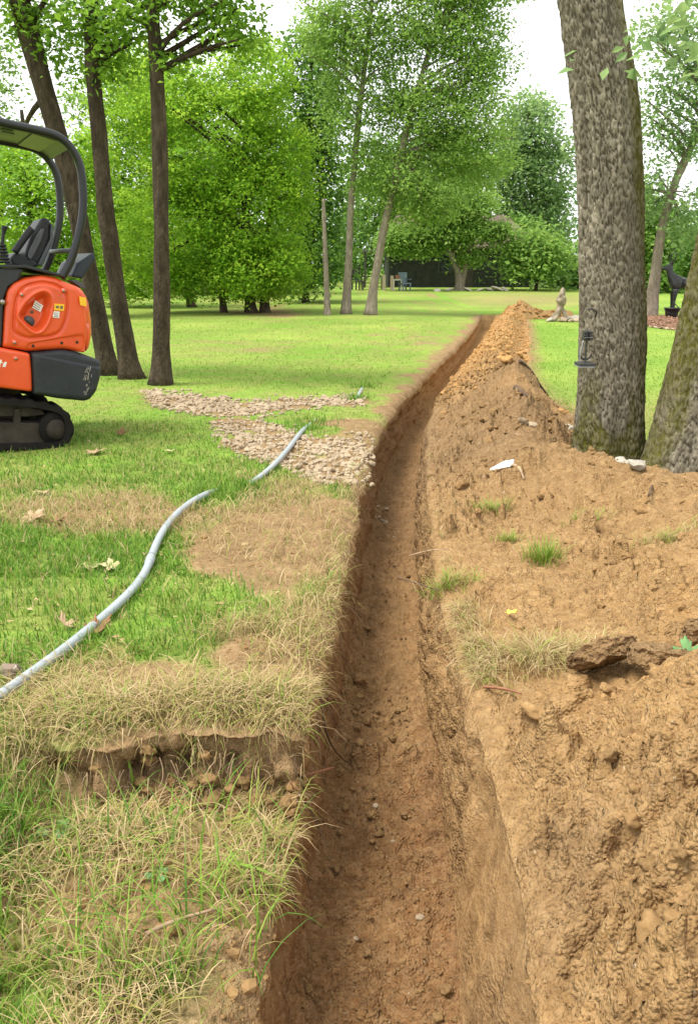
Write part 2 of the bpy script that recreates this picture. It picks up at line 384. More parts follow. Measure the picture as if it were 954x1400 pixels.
def bare_mask(x, Y):
    px, py = plan(x, Y); a = np.interp(Y, _yy, _xl)-x
    n = fbm(x*2.6, Y*2.6, seed=71, o=4)*.9
    v = .95*np.exp(-np.maximum(a, 0)/(.10+.012*np.minimum(Y, 14)))*(Y < 28.4)
    v = np.maximum(v, 1.05*gauss(px, py, 395, 740, 110, 75)); v = np.maximum(v, .8*gauss(px, py, 250, 1180, 200, 90)); v = np.maximum(v, .75*gauss(px, py, 430, 690, 60, 40))
    v = np.maximum(v, .8*gauss(px, py, 230, 925, 130, 35)); v = np.maximum(v, .85*gauss(px, py, 340, 905, 90, 40))
    v = np.maximum(v, .75*gauss(px, py, 300, 1130, 110, 60)); v = np.maximum(v, .5*gauss(px, py, 200, 705, 150, 25))
    v = np.maximum(v, .6*gauss(px, py, 330, 1250, 90, 200)); v = np.maximum(v, 1.1*np.exp(-((Y-step_Y(x)+.0)/.10)**2)*step_mask(x))
    v = np.maximum(v, .8*gauss(px, py, 480, 585, 45, 22)); v = np.maximum(v, .75*gauss(px, py, 470, 550, 60, 8)); v = np.maximum(v, .6*gauss(px, py, 360, 425, 45, 9))
    bd = bed_inside(px+12*n, py+5*n); v = np.where(bd, np.maximum(v, .75), v)
    return np.clip(sst(.28, .66, v+.75*n*(v > .04)*(v < .97)), 0, 1)
def dry_mask(x, Y):
    px, py = plan(x, Y); a = np.interp(Y, _yy, _xl)-x
    n = fbm(x*1.9, Y*1.9, seed=75, o=4)
    v = .58*np.exp(-np.maximum(a, 0)/(.20+.015*np.minimum(Y, 14)))*(Y < 28.4)
    for g in ((.9, 170, 700, 210, 34), (.9, 380, 740, 130, 80), (.95, 240, 960, 260, 60), (.55, 60, 665, 120, 25), (.85, 200, 1200, 300, 170), (.7, 230, 1350, 260, 120),
              (.8, 330, 1120, 150, 120), (.75, 350, 860, 110, 60), (.42, 330, 478, 150, 16), (.4, 560, 465, 70, 20), (.4, 640, 410, 120, 8), (.5, 370, 430, 70, 12)):
        v = np.maximum(v, g[0]*gauss(px, py, *g[1:]))
    return np.clip(sst(.25, .75, v+.55*n*sst(.02, .2, v)), 0, 1)

# ------------------------------------------------------------------ build the sheet: lawn, trench, spoil heap
def growth(first, n1, k, end):
    a = list(np.arange(n1)*first); s = first
    while a[-1] < end: s = first + k*(a[-1]-first*n1); a.append(a[-1]+max(s, first))
    return np.array(a)
aL = growth(.014, 95, .075, 420.)[::-1]; bR = growth(.0095, 110, .07, 420.)
NW, NF = 46, 52
rows = [-60, -30, -15, -8, -4, -2, -1, -.4, 0, .3, .6]
y = .8
while y < 30:
    rows.append(y); y += .0045 if 2.38 < y < 2.66 else (.0052 if y < 4 else .0068 if y < 12 else .011)*max(y, .9)
while y < 600: rows.append(y); y *= 1.08
rows = np.array(rows); NR = len(rows)
Yg = rows[:, None]; one = np.ones_like
XL = xl(rows)[:, None]; XR = xr(rows)[:, None]; D = depth(rows)[:, None]
xa = XL - aL[None, :]; Ya = np.broadcast_to(Yg, xa.shape)
za = H_left(xa, Ya)
xb = XR + bR[None, :]; Yb = np.broadcast_to(Yg, xb.shape)
zb = H_right(xb, Yb)
def floor_z(x, Y):
    d = depth(Y)
    z = -d + .060*np.abs(fbm(x*2.6+.3*np.sin(Y*3), Y*13, seed=81, o=5))*sst(0, .1, d) + .022*fbm(x*6, Y*6, seed=82, o=5)
    wv = 1.3*fbm(x*2.2, Y*2.2, seed=87, o=4); m3 = sst(-.35, .2, fbm(x*3+5, Y*2, seed=88, o=3))*sst(0, .1, d)
    u1 = Y*9+wv*1.6+1.1*fbm(x*7, Y*3, seed=89, o=3); u2 = Y*21+wv*3+1.4*fbm(x*12, Y*5, seed=90, o=3)
    z = z + m3*(.030*((u1 % 1)**1.3-.5)*(.4+.6*_h(np.floor(u1), np.floor(x*6+u1*.3), np.zeros_like(x), 3)) + .014*((u2 % 1)**1.3-.5)*_h(np.floor(u2), np.floor(x*9), np.zeros_like(x), 4))
    lm = crumble(x, Y, 13, 83)
    z = z + lm*(.018+.06*np.exp(-((Y-3.45)/.38)**2)*sst(-.4, .3, fbm(x*5, Y*5, seed=84)))
    z = z + .05*np.exp(-((Y-3.5)/.35)**2)
    fl, fr = xl(Y)+.015, xr(Y)-np.interp(Y, [1, 2, 3, 4, 28], [.12, .12, .06, .06, .05])
    e = np.minimum(x-fl, fr-x)
    return z + sst(0, .1, d)*(.085+.05*fbm(Y*4, x*0, seed=86))*np.exp(-np.maximum(e, 0)/.05)*np.where((fr-x < x-fl) & (Y < 2.9), .35, 1)
fl = XL+.015; fr = XR - np.interp(rows, [1, 2, 3, 4, 28], [.12, .12, .06, .06, .05])[:, None]
tf = np.linspace(0, 1, NF)[None, :]; xf = fl + (fr-fl)*tf; Yf = np.broadcast_to(Yg, xf.shape); zf = floor_z(xf, Yf)
tw = np.linspace(0, 1, NW+2)[1:-1][None, :]
z0 = za[:, -1:]; z1 = zf[:, :1]
zwl = z0 + (z1-z0)*tw; Yw = np.broadcast_to(Yg, zwl.shape)
damp = sst(0, .12, D)*np.sin(np.pi*np.clip(tw, 0, 1))**.5
f1, f2, _ = worley(Yw*8, zwl*11, 91)
und = -.055*sst(.05, .3, tw)*sst(1, .5, tw) + .01
xwl = XL + (fl-XL)*tw + damp*(.045*fbm(Yw*6, zwl*7, seed=92, o=5) + .03*np.clip(1-f1*1.3, 0, 1)*sst(.7, .1, tw) + und*.7 - .03*crumble(Yw, zwl, 10, 115, 2) - .02*fbm(Yw*12, zwl*2, seed=120, o=3))
z2 = zf[:, -1:]; z3 = zb[:, :1]
tw2 = tw[:, ::-1]; zwr = z3 + (z2-z3)*tw2
g1, g2, _ = worley(Yw*7, zwr*5, 95)
near = sst(2.7, 2.2, Yw)
xwr = XR + (fr-XR)*(tw2**1.25) + damp*((.022+.025*(1-near))*fbm(Yw*6, zwr*3.0, seed=96, o=5) + .040*fbm(Yw*9, zwr*1.3, seed=116, o=5) + (.045*crumble(Yw, zwr, 9, 117, 2.2)*sst(.05, .5, fbm(Yw*3, zwr*3, seed=118)) + .008*crumble(Yw, zwr, 20, 119, 1.5)*(1-near))*(1-.55*near) - (1-near)*.03*np.clip(1-f1*1.4, 0, 1))
# sod edge overhangs the cut step
Ya2 = Ya - .065*np.exp(-((Ya-step_Y(xa)-.055)/.035)**2)*step_mask(xa)*(1+.8*fbm(xa*9, za*6, seed=98))
fc = step_mask(xa)*np.exp(-((Ya-step_Y(xa))/.05)**2)
Ya2 = Ya2 + fc*(.13*np.exp(-((za+.085)/.045)**2)*sst(-.35, .25, fbm(xa*5, za*3, seed=97)) - .07*crumble(xa, za+Ya*.2, 11, 98, 1.5)*sst(-.03, -.09, za))
Ya2 = Ya2 + fc*.035*fbm(xa*24, Ya*24, seed=121, o=3)
za = za + fc*.03*fbm(xa*20, Ya*30, seed=122, o=3)
Ya2 = Ya2 + .03*fbm(xa*14, za*14+Ya*3, seed=99)*step_mask(xa)*np.exp(-((Ya-step_Y(xa))/.06)**2)
X = np.hstack([xa, xwl, xf, xwr, xb]); Yv = np.hstack([Ya2, Yw, Yf, Yw, Yb]); Z = np.hstack([za, zwl, zf, zwr, zb])
NC = X.shape[1]; nA = len(aL); c_w = nA; c_f = nA+NW; c_w2 = c_f+NF; c_b = c_w2+NW
past = (Yv > 28.5) & (np.arange(NC)[None, :] >= nA-30) & (np.arange(NC)[None, :] < c_b+20)
Z = np.where(past, lawn_z(X, Yv), Z)
bare = np.zeros_like(X); dry = np.zeros_like(X)
bare[:, :nA] = np.maximum(bare_mask(xa, Ya), .9*sst(.03, -.05, za-lawn_z(xa, Ya))*sst(-.05, .4, fbm(xa*4, Ya*4, seed=101)+.2))
dry[:, :nA] = dry_mask(xa, Ya)
sB = xb-XR; bare[:, c_b:] = sst(.35, .0, sB-foot(Yb))*sst(29.5, 28.3, Yb)
pxb, pyb = plan(xb, Yb)
bare[:, c_b:] = np.maximum(bare[:, c_b:], sst(.35, .6, gauss(pxb, pyb, 840, 630, 75, 32)+.3*fbm(xb*3, Yb*3, seed=102)))
dry[:, c_b:] = np.clip(.75*gauss(pxb, pyb, 720, 412, 120, 8)+.6*gauss(pxb, pyb, 900, 575, 60, 30)+.5*gauss(pxb, pyb, 760, 575, 50, 40), 0, 1)
orange = np.zeros_like(X); brown = np.zeros_like(X); wet = np.zeros_like(X); cut = np.zeros_like(X)
nz = fbm(X*1.1, Yv*1.1, seed=110, o=4)
orange[:] = np.clip(sst(8.8, 12.4, Yv+2.6*nz+.8*(X-XR)) , 0, 1)
orange[:, c_b:] = np.maximum(orange[:, c_b:], .35*sst(.1, .5, fbm(xb*.9, Yb*.9, seed=111))*(Yb < 5))
brown[:] = np.clip(.20+.9*np.exp(-((Yv-8)/1.9)**2)+.35*sst(.0, .5, nz)+.35*sst(2.9, 2.4, Yv)*sst(-.2, .3, fbm(X*2.2, Yv*2.2, seed=113)), 0, 1)
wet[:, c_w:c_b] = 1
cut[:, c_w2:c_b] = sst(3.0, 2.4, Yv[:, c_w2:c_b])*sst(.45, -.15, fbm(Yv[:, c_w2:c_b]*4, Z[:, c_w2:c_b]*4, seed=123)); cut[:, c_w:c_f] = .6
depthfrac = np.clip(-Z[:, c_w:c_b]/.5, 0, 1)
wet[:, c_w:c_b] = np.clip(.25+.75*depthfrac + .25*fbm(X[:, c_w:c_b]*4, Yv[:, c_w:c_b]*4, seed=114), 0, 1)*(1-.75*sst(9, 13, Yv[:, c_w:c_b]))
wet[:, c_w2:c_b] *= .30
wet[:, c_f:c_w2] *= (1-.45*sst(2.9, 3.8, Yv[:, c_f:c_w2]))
vid = np.arange(NR*NC).reshape(NR, NC)
Q = np.stack([vid[:-1, :-1], vid[:-1, 1:], vid[1:, 1:], vid[1:, :-1]], -1)
cc = np.arange(NC-1)[None, :]*np.ones((NR-1, 1)); Ym = (rows[:-1]+rows[1:])[:, None]/2*np.ones((1, NC-1))
trench_f = (cc >= c_w-1) & (cc < c_b) & (Ym < 28.4)
smid = np.zeros_like(cc); smid[:, c_b:] = ((sB[:-1, :-1]+sB[1:, 1:])/2); 
spoil_f = (cc >= c_b) & (Ym < 28.7) & (smid < foot(Ym)+.02)
lawn_f = ~(trench_f | spoil_f)
VV = np.stack([X, Yv, Z], -1).reshape(-1, 3)
def sub(name, mask, mat, names):
    f = Q[mask]; u, inv = np.unique(f, return_inverse=True)
    A = dict(bare=bare, dry=dry, orange=orange, brown=brown, wet=wet, cut=cut)
    return mesh_np(name, VV[u], inv.reshape(-1, 4), mat, None, True, {k: A[k].ravel()[u] for k in names})
lawn = tag(sub('lawn', lawn_f, LAWN, ('bare', 'dry')), kind='structure')
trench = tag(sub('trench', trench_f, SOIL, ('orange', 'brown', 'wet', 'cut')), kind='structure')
spoil = tag(sub('dirt_heap', spoil_f, SOIL, ('orange', 'brown', 'wet')), 'long heap of loose tan and orange dirt along the right edge of the trench', 'dirt heap')

# ------------------------------------------------------------------ rocks and clods
def rock_mesh(name, seed, sub=2, flat=.7, rough=.35):
    bm = bmesh.new(); bmesh.ops.create_icosphere(bm, subdivisions=sub, radius=1)
    me = bpy.data.meshes.new(name); bm.to_mesh(me); bm.free()
    v = np.zeros(len(me.vertices)*3, np.float32); me.vertices.foreach_get('co', v); v = v.reshape(-1, 3)
    r = np.random.default_rng(seed)
    for _ in range(9):                                      # chop facets
        n = r.normal(size=3); n /= np.linalg.norm(n); d = r.uniform(.62, .9)
        k = v@n; v -= np.outer(np.maximum(k-d, 0), n)
    v *= (1+rough*.5*vn(v[:, 0]*1.6+seed, v[:, 1]*1.6, v[:, 2]*1.6, seed) + rough*.3*vn(v[:, 0]*4+seed, v[:, 1]*4, v[:, 2]*4, seed))[:, None]
    if name == 'clod':
        n_ = v/np.linalg.norm(v, axis=1)[:, None]; v = v*(1+.30*fbm(v[:, 0]*2.1+seed, v[:, 1]*2.1, v[:, 2]*2.1, seed=seed, o=4, g=.7)+.16*vn(v[:, 0]*7+seed, v[:, 1]*7, v[:, 2]*7, seed=seed+3))[:, None]
    v *= np.array([1, .8+.3*r.random(), flat])
    me.vertices.foreach_set('co', v.astype(np.float32).ravel()); me.polygons.foreach_set('use_smooth', np.full(len(me.polygons), 'clod' in name)); return me
def stone_mat(name, a, b_):
    b = MB(name, .9, .2); oi = b.n('ShaderNodeObjectInfo').outputs['Random']
    c = b.ramp(b.noise(6, 5, .65), [(.25, a), (.75, b_)])
    c = b.mix(b.ramp(oi, [(0, 0.), (1, .45)]), c, tuple(x*.62 for x in a))
    b.color(c); b.bump(b.noise(14, 4), .35, .006); return b.m
STONE = stone_mat('limestone', (.27, .205, .13), (.48, .39, .275))
GREYSTONE = stone_mat('grey_fieldstone', (.30, .275, .22), (.52, .48, .40))
def clod_mat(name, o, br, wt):
    b = MB(name, .95, .1); mid = b.noise(3, 6, .65)
    return b, mid
def const_soil(name, lo, md, hi):
    b = MB(name, .95, .12); mid = b.noise(2.2, 6, .65); fine = b.noise(14, 4, .7)
    oi = b.n('ShaderNodeObjectInfo').outputs['Random']
    c = b.ramp(mid, [(.28, lo), (.5, md), (.74, hi)]); c = b.mix(b.ramp(oi, [(0, 0.), (1, .4)]), c, lo)
    c = b.mix(b.ramp(fine, [(.25, .35), (.5, 0.)]), c, tuple(x*.6 for x in lo))
    b.color(c); b.bump(b.math('ADD', mid, b.math('MULTIPLY', fine, .5)), .5, .006); return b.m
CLOD_TAN = const_soil('tan_clod', (.19, .112, .047), (.285, .175, .076), (.37, .24, .115))
CLOD_BRN = const_soil('brown_clod', (.155, .092, .040), (.235, .146, .064), (.32, .21, .10))
CLOD_ORG = const_soil('orange_clod', (.29, .155, .06), (.43, .25, .095), (.53, .335, .145))
def clones(prefix, mat, n, **k):
    out = []
    for i in range(n):
        m = rock_mesh(prefix, 100+i*7+hash(prefix) % 50 if False else 100+i*7+len(prefix), **k); m.materials.append(mat); out.append(m)
    return out
clodT = clones('clod', CLOD_TAN, 5, sub=3, rough=.6, flat=.7); clodB = clones('clod', CLOD_BRN, 5, sub=3, rough=.6, flat=.7); clodO = clones('clod', CLOD_ORG, 3, sub=3, rough=.6, flat=.7)
def place(me, name, x, y, z, s, parent=None, flat=1, rz=None):
    o = bpy.data.objects.new(name, me); col.objects.link(o); o.location = (x, y, z)
    o.scale = (s, s, s*flat); o.rotation_euler = (random.uniform(-.4, .4), random.uniform(-.4, .4), random.uniform(0, 6.28) if rz is None else rz)
    if parent: o.parent = parent
    return o
def near_density(n, y0, y1, smax_f):
    """random points on the heap, denser near the viewer"""
    t = rng.random(n); Y = 1/(1/y0 + t*(1/y1-1/y0)); return Y
# clods on the heap
cnt = 0; tries = 0
while cnt < 290 and tries < 6000:
    tries += 1
    Y = float(near_density(1, 1.1, 9.5, 1)[0]); s = random.uniform(.03, 1.0)**.8*float(foot(np.array([Y]))[0])
    x = float(xr(np.array([Y]))[0])+s
    if 2.8 < Y < 4.8 and s < .62 and random.random() < .9: continue
    if x/Y > .52: continue
    if fbm(np.array([x*1.6]), np.array([Y*1.6]), seed=44, o=3)[0] < -.15 and random.random() < .75: continue
    z = float(H_right(np.array([x]), np.array([Y]))[0]); sz = random.uniform(.010, .024)*(1+.06*Y)*(1.9 if random.random() < .10 else 1)
    me = random.choice(clodO if Y > 9.0+random.uniform(-.7, .7) else (clodB if (5.8 < Y or random.random() < .3) else clodT))
    place(me, 'clod', x, Y, z-sz*.12, sz, spoil); cnt += 1
# clods on the trench floor
for k in range(95):
    Y = random.gauss(3.45, .38) if k < 60 else float(near_density(1, 1.9, 7, 1)[0])
    a, b = float(xl(np.array([Y]))[0])+.06, float(xr(np.array([Y]))[0])-.12
    x = random.uniform(a, b) if k < 60 or random.random() < .4 else random.choice([random.uniform(a, a+.07), random.uniform(b-.07, b)])
    sz = random.uniform(.008, .022)*(1.6 if random.random() < .1 else 1)
    z = float(floor_z(np.array([x]), np.array([Y]))[0]); place(random.choice(clodB if k % 3 else clodT), 'clod', x, Y, z+sz*.15, sz, trench)
# fine crumbs: one joined mass on the heap
def scatter_mass(name, pts, sizes, parent, mat):
    base = rock_mesh('tmp', 5, sub=1, rough=.8, flat=.8); v = np.zeros(len(base.vertices)*3, np.float32); base.vertices.foreach_get('co', v); v = v.reshape(-1, 3)
    f = np.array([list(p.vertices) for p in base.polygons]); bpy.data.meshes.remove(base)
    n = len(pts); a = rng.random(n)*6.28; c, s = np.cos(a)[:, None], np.sin(a)[:, None]
    V = np.stack([v[None, :, 0]*c - v[None, :, 1]*s, v[None, :, 0]*s + v[None, :, 1]*c, np.broadcast_to(v[None, :, 2], (n, len(v)))], -1)*sizes[:, None, None]
    V = V*(1+.35*rng.normal(size=(n, 1, 3)).clip(-1, 1)) + pts[:, None, :]
    F = f[None] + (np.arange(n)*len(v))[:, None, None]
    return mesh_np(name, V.reshape(-1, 3), F.reshape(-1, 3), mat, parent, False)
n = 7500; Y = near_density(n, 1.05, 12, 1); s = rng.random(n)*foot(Y); x = xr(Y)+s
keep = (fbm(x*1.6, Y*1.6, seed=44, o=3) > -.3+.5*(rng.random(n)-.5)) & ~((Y > 2.85) & (Y < 4.7) & (s < .65) & (rng.random(n) < .8)) & (x/Y < .55)
Y, s, x = Y[keep], s[keep], x[keep]; sz = rng.uniform(.0025, .0085, len(Y))*(1+.09*Y)*(1+1.3*(rng.random(len(Y)) < .08))*(.5+.5*sst(1.6, 3.2, Y))
z = H_right(x, Y)-sz*.05; P = np.stack([x, Y, z], -1)
near_m = (Y < 5.6)
for msk, mt in ((near_m & (rng.random(len(Y)) < .6), CLOD_TAN),):
    pass
n2 = 9000; Y2 = near_density(n2, 1.05, 6, 1); s2 = rng.random(n2)*np.minimum(foot(Y2), 2.2); x2 = xr(Y2)+s2
k2 = (fbm(x2*1.6, Y2*1.6, seed=44, o=3)+.4*rng.normal(size=n2) > -.1) & ~((Y2 > 2.85) & (Y2 < 4.7) & (s2 < .65) & (rng.random(n2) < .7)) & (x2/Y2 < .55); x2, Y2 = x2[k2], Y2[k2]
P = np.vstack([P, np.stack([x2, Y2, H_right(x2, Y2)], -1)]); sz = np.concatenate([sz, rng.uniform(.002, .0055, len(x2))*(1+.08*Y2)]); Y = np.concatenate([Y, Y2])
grp = np.where(Y > 9.0+3*rng.random(len(Y)), 2, np.where((Y > 6) | (rng.random(len(Y)) < .35), 1, 0))
for g, mt in ((0, CLOD_TAN), (1, CLOD_BRN), (2, CLOD_ORG)):
    tag(scatter_mass('crumbs', P[grp == g], sz[grp == g], spoil, mt), kind='stuff')
n = 4200; Y = 1/(1/9.5+rng.random(n)*(1/27-1/9.5)); s = rng.random(n)*foot(Y); x = xr(Y)+s; sz = rng.uniform(.006, .020, n)*(1+.03*Y)*(1+1.2*(rng.random(n) < .06))
mo = rng.random(n) < sst(9.2, 12.2, Y)
for q_, mt in ((mo, CLOD_ORG), (~mo, CLOD_BRN)): tag(scatter_mass('crumbs', np.stack([x, Y, H_right(x, Y)], -1)[q_], sz[q_], spoil, mt), kind='stuff')
n = 700; Y = near_density(n, 1.8, 8, 1); x = xl(Y)+.04+rng.random(n)*(xr(Y)-xl(Y)-.18); sz = rng.uniform(.003, .008, n)*(1+.1*Y)
tag(scatter_mass('crumbs', np.stack([x, Y, floor_z(x, Y)-sz*.1], -1), sz, trench, CLOD_BRN), kind='stuff')

# ------------------------------------------------------------------ far orange heap where the trench turns
def far_heap():
    nu, nv = 90, 40; u = np.linspace(0, 1, nu)[:, None]; v = np.linspace(0, 1, nv)[None, :]
    p0 = np.array([4.75, 26.9]); p1 = np.array([7.15, 27.6])
    hgt = np.interp(u, [0, .1, .22, .34, .48, .62, .8, .93, 1], [0, .3, .56, .42, .22, .25, .26, .2, 0])
    wid = np.interp(u, [0, .1, .22, .4, .6, .9, 1], [.15, .6, .9, .65, .55, .45, .1])
    t = v*2-1
    x = p0[0]+(p1[0]-p0[0])*u + t*0; yv = p0[1]+(p1[1]-p0[1])*u + t*wid
    z = hgt*np.clip(1-np.abs(t)**1.5, 0, 1) + .02*fbm(x*6, yv*6, seed=131)*(1-np.abs(t)) + lawn_z(x, yv) - .03*(np.abs(t) > .98) - .01
    V = np.stack([x, yv, z], -1).reshape(-1, 3); i = np.arange(nu*nv).reshape(nu, nv)
    F = np.stack([i[:-1, :-1], i[1:, :-1], i[1:, 1:], i[:-1, 1:]], -1).reshape(-1, 4)
    o = mesh_np('dirt_heap', V, F, SOIL, None, True, dict(orange=np.full(len(V), .92), brown=np.full(len(V), .3), wet=np.zeros(len(V))))
    tag(o, 'low orange dirt heap at the far end of the trench, beside the driftwood stump', 'dirt heap')
    for k in range(40):
        uu, tt = random.random(), random.uniform(-1, -.1); hh = np.interp(uu, [0, .1, .22, .34, .48, .62, .8, .93, 1], [0, .3, .56, .42, .22, .25, .26, .2, 0])
        ww = np.interp(uu, [0, .1, .22, .4, .6, .9, 1], [.15, .6, .9, .65, .55, .45, .1])
        place(random.choice(clodO), 'clod', 4.75+2.4*uu, 26.9+.7*uu+tt*ww, hh*(1-abs(tt)**1.5), random.uniform(.03, .08), o)
far_heap()

# ------------------------------------------------------------------ grass
def blades(name, P, length, width, lean, dirang, tone, mat, seg=3, droop=None):
    n = len(P); t = np.linspace(0, 1, seg+1); d = np.stack([np.cos(dirang), np.sin(dirang), np.zeros(n)], -1)
    side = np.stack([-np.sin(dirang), np.cos(dirang), np.zeros(n)], -1)
    tw = rng.uniform(-.9, .9, n)[:, None]; side = side*np.cos(tw)+d*np.sin(tw)
    V = np.zeros((n, 2*seg+1, 3)); 
    for k in range(seg+1):
        up = length*t[k]*np.sqrt(np.maximum(1-(lean*t[k])**2*.8, .02)); out = length*lean*t[k]**1.6
        c = P + d*out[:, None] + np.array([0, 0, 1.])*(up*(1-.45*np.maximum(lean-.6, 0)*t[k]))[:, None]
        if droop is not None: c[:, 2] -= droop*length*t[k]**2.2
        wd = width*(1-t[k]**1.5)
        if k < seg: V[:, 2*k] = c-side*wd[:, None]*.5; V[:, 2*k+1] = c+side*wd[:, None]*.5
        else: V[:, 2*seg] = c
    q = np.array([[2*k, 2*k+1, 2*k+3, 2*k+2] for k in range(seg-1)]).reshape(-1, 4); tr = np.array([[2*seg-2, 2*seg-1, 2*seg]])
    off = (np.arange(n)*(2*seg+1))[:, None, None]
    F = [(q[None]+off).reshape(-1, 4)] if len(q) else []
    F.append((tr[None]+off).reshape(-1, 3))
    return mesh_np(name, V.reshape(-1, 3), F, mat, None, True, dict(tone=np.repeat(tone, 2*seg+1)))
def grass_mat():
    b = MB('grass_blades', .6, .25)
    c = b.ramp(b.attr('tone'), [(0, (.06, .15, .016)), (.25, (.135, .275, .028)), (.45, (.25, .37, .05)), (.60, (.33, .30, .09)), (.78, (.37, .265, .125)), (1, (.54, .42, .235))])
    b.color(c); b.translucent(c, .3); return b.m
GRASS = grass_mat()
def left_points(n, y0, y1, xmin_ratio, pw=1.0):
    t = rng.random(n); Y = 1/(1/y0 + t*(1/y1-1/y0)) if pw == 1 else (y0+(y1-y0)*t)
    r = rng.random(n); lo = -.58*Y-.75; x = lo + r*(xl(Y)-lo); return x, Y
def in_beds(x, Y):
    px, py = plan(x, Y); return bed_inside(px+9*fbm(x*4, Y*4, seed=7), py+4*fbm(x*4+9, Y*4, seed=7)) & (rng.random(np.shape(x)) < .93)
# upright lawn grass, near and middle
def lawn_blades(n, y0, y1, ln, wd, seg, keepbare=1.0):
    x, Y = left_points(n, y0, y1, 0)
    br, dr = bare_mask(x, Y), dry_mask(x, Y); z = H_left(x, Y); low = (z-lawn_z(x, Y)) < -.12
    pn = fbm(x*5, Y*5, seed=141, o=3)
    k = (rng.random(n) > keepbare*br) & (rng.random(n) > .55*dr) & ~in_beds(x, Y) & ((Y > step_Y(x)+.02*step_mask(x)) | (Y < step_Y(x)-.07*step_mask(x)))
    k &= (rng.random(n) < .75+.5*pn)
    k &= ~(low & (x > -.75+.3*pn) & (rng.random(n) < .8)) & ~(low & (rng.random(n) < .55+.4*pn))
    x, Y, z, dr, low, pn = [q[k] for q in (x, Y, z, dr, low, pn)]; m = len(x)
    tone = np.clip(.20+.10*pn+.13*rng.normal(size=m)+(rng.random(m) < .12+.55*dr)*rng.uniform(.35, .8, m)+.22*low*(rng.random(m) < .55), 0, 1)
    l = ln*rng.uniform(.45, 1.25, m)*(1-.45*sst(6, 11, Y))*(1+.35*pn)*(1+.35*low); wv = wd*rng.uniform(.6, 1.3, m)
    return blades('grass', np.stack([x, Y, z-.005], -1), l, wv, rng.uniform(.25, .95, m), rng.random(m)*6.28, tone, GRASS, seg)
tag(lawn_blades(86000, 1.15, 8.5, .080, .0058, 3), kind='stuff')
tag(lawn_blades(64000, 4.0, 11, .050, .0078, 2), kind='stuff')
# right-hand and far lawn: short blades
n = 42000; t = rng.random(n); Y = 1/(1/6.2+t*(1/26-1/6.2)); x = (-.45+rng.random(n)*.9)*Y
right = x > xr(Y)+foot(Y)+.05*rng.random(n); left = (x < xl(Y)-.25-.02*Y) & (Y > 11)
k = right | (left & ~in_beds(x, Y)); x, Y = x[k], Y[k]; m = len(x)
k2 = ~((np.hypot((x-9.6)/1.9, (Y-24.3)/3.6) < 1)); x, Y = x[k2], Y[k2]; m = len(x)
pn = fbm(x*.8, Y*.8, seed=151, o=3)
tag(blades('grass', np.stack([x, Y, lawn_z(x, Y)-.005], -1), rng.uniform(.02, .042, m)*(1+.02*Y), .006*(1+.09*Y)*rng.uniform(.6, 1.2, m), rng.uniform(.3, .95, m), rng.random(m)*6.28,
           np.clip(.36+.12*pn+.08*rng.normal(size=m), 0, .62), GRASS, 2), kind='stuff')
# dead straw lying on the bank and hanging over the edges
def straw(n, fx, ln, wd, lean0, tone0, dirf=None, dro=None):
    x, Y = fx(n); m = len(x); left = x < (xl(Y)+xr(Y))/2
    z = np.where(left, H_left(x, Y), H_right(x, Y))
    da = rng.random(m)*6.28 if dirf is None else dirf(x, Y)+rng.normal(size=m)*1.15
    return blades('dead_grass', np.stack([x, Y, z], -1), ln*rng.uniform(.5, 1.3, m), wd*rng.uniform(.6, 1.2, m), np.clip(rng.normal(lean0, .12, m), .4, 1.12), da,
                  np.clip(tone0+.18*rng.normal(size=m), 0, 1), GRASS, 4, None if dro is None else dro(x, Y)*rng.random(m))
def f_sod(n):
    x = rng.uniform(-1.6, -.13, n); Y = step_Y(x)+.03+rng.exponential(size=n)*.20
    k = (x < xl(Y)-.0) & (fbm(x*4, Y*4, seed=161)+.2*rng.normal(size=n) > .02); return x[k], Y[k]
tag(straw(2900, f_sod, .10, .0046, 1.0, .76, lambda x, Y: np.full(len(x), -1.57), lambda x, Y: 1.5*np.exp(-np.maximum(Y-step_Y(x)-.02, 0)/.06)*step_mask(x)), kind='stuff')
def f_lip(n):
    x = rng.uniform(-1.35, -.13, n); Y = step_Y(x)-.03+rng.random(n)*.13; k = (x < xl(Y)) & (fbm(x*6, Y*0, seed=167)+.35*rng.normal(size=n) > -.1); return x[k], Y[k]
tag(straw(2200, f_lip, .085, .0044, 1.0, .74, lambda x, Y: np.full(len(x), -1.57), lambda x, Y: np.full(len(x), 1.3)), kind='stuff')
def f_rim(n):
    Y = 1/(1/1.9+rng.random(n)*(1/9-1/1.9)); x = xl(Y)-np.abs(rng.normal(size=n))*.09*(1+.05*Y); k = fbm(x*4, Y*4, seed=162) > -.15; return x[k], Y[k]
tag(straw(2100, f_rim, .085, .0042, .98, .70, lambda x, Y: np.full(len(x), 0.), lambda x, Y: 1.5*np.exp(-np.maximum(xl(Y)-x, 0)/.05)), kind='stuff')
def f_dry(n):
    x, Y = left_points(n*5, 1.2, 9, 0); k = ((Y > step_Y(x)) | (rng.random(len(x)) < .42+.9*fbm(x*4, Y*4, seed=164)-.25*sst(-.6, -.3, x))) & (np.abs(Y-step_Y(x)+.04) > .07*step_mask(x)) & (dry_mask(x, Y) > rng.random(len(x))) & ~in_beds(x, Y) & (rng.random(len(x)) > .62*bare_mask(x, Y)); return x[k][:n], Y[k][:n]
tag(straw(18000, f_dry, .125, .0048, 1.05, .78), kind='stuff')
def f_rr(n):
    Y = np.concatenate([rng.normal(3.3, .33, n//2), 1/(1/2.9+rng.random(n//2)*(1/7-1/2.9))]); x = xr(Y)+.03+np.abs(rng.normal(size=len(Y)))*.07
    k = (fbm(x*4, Y*4, seed=163) > -.1) & (Y > 2.7); return x[k], Y[k]
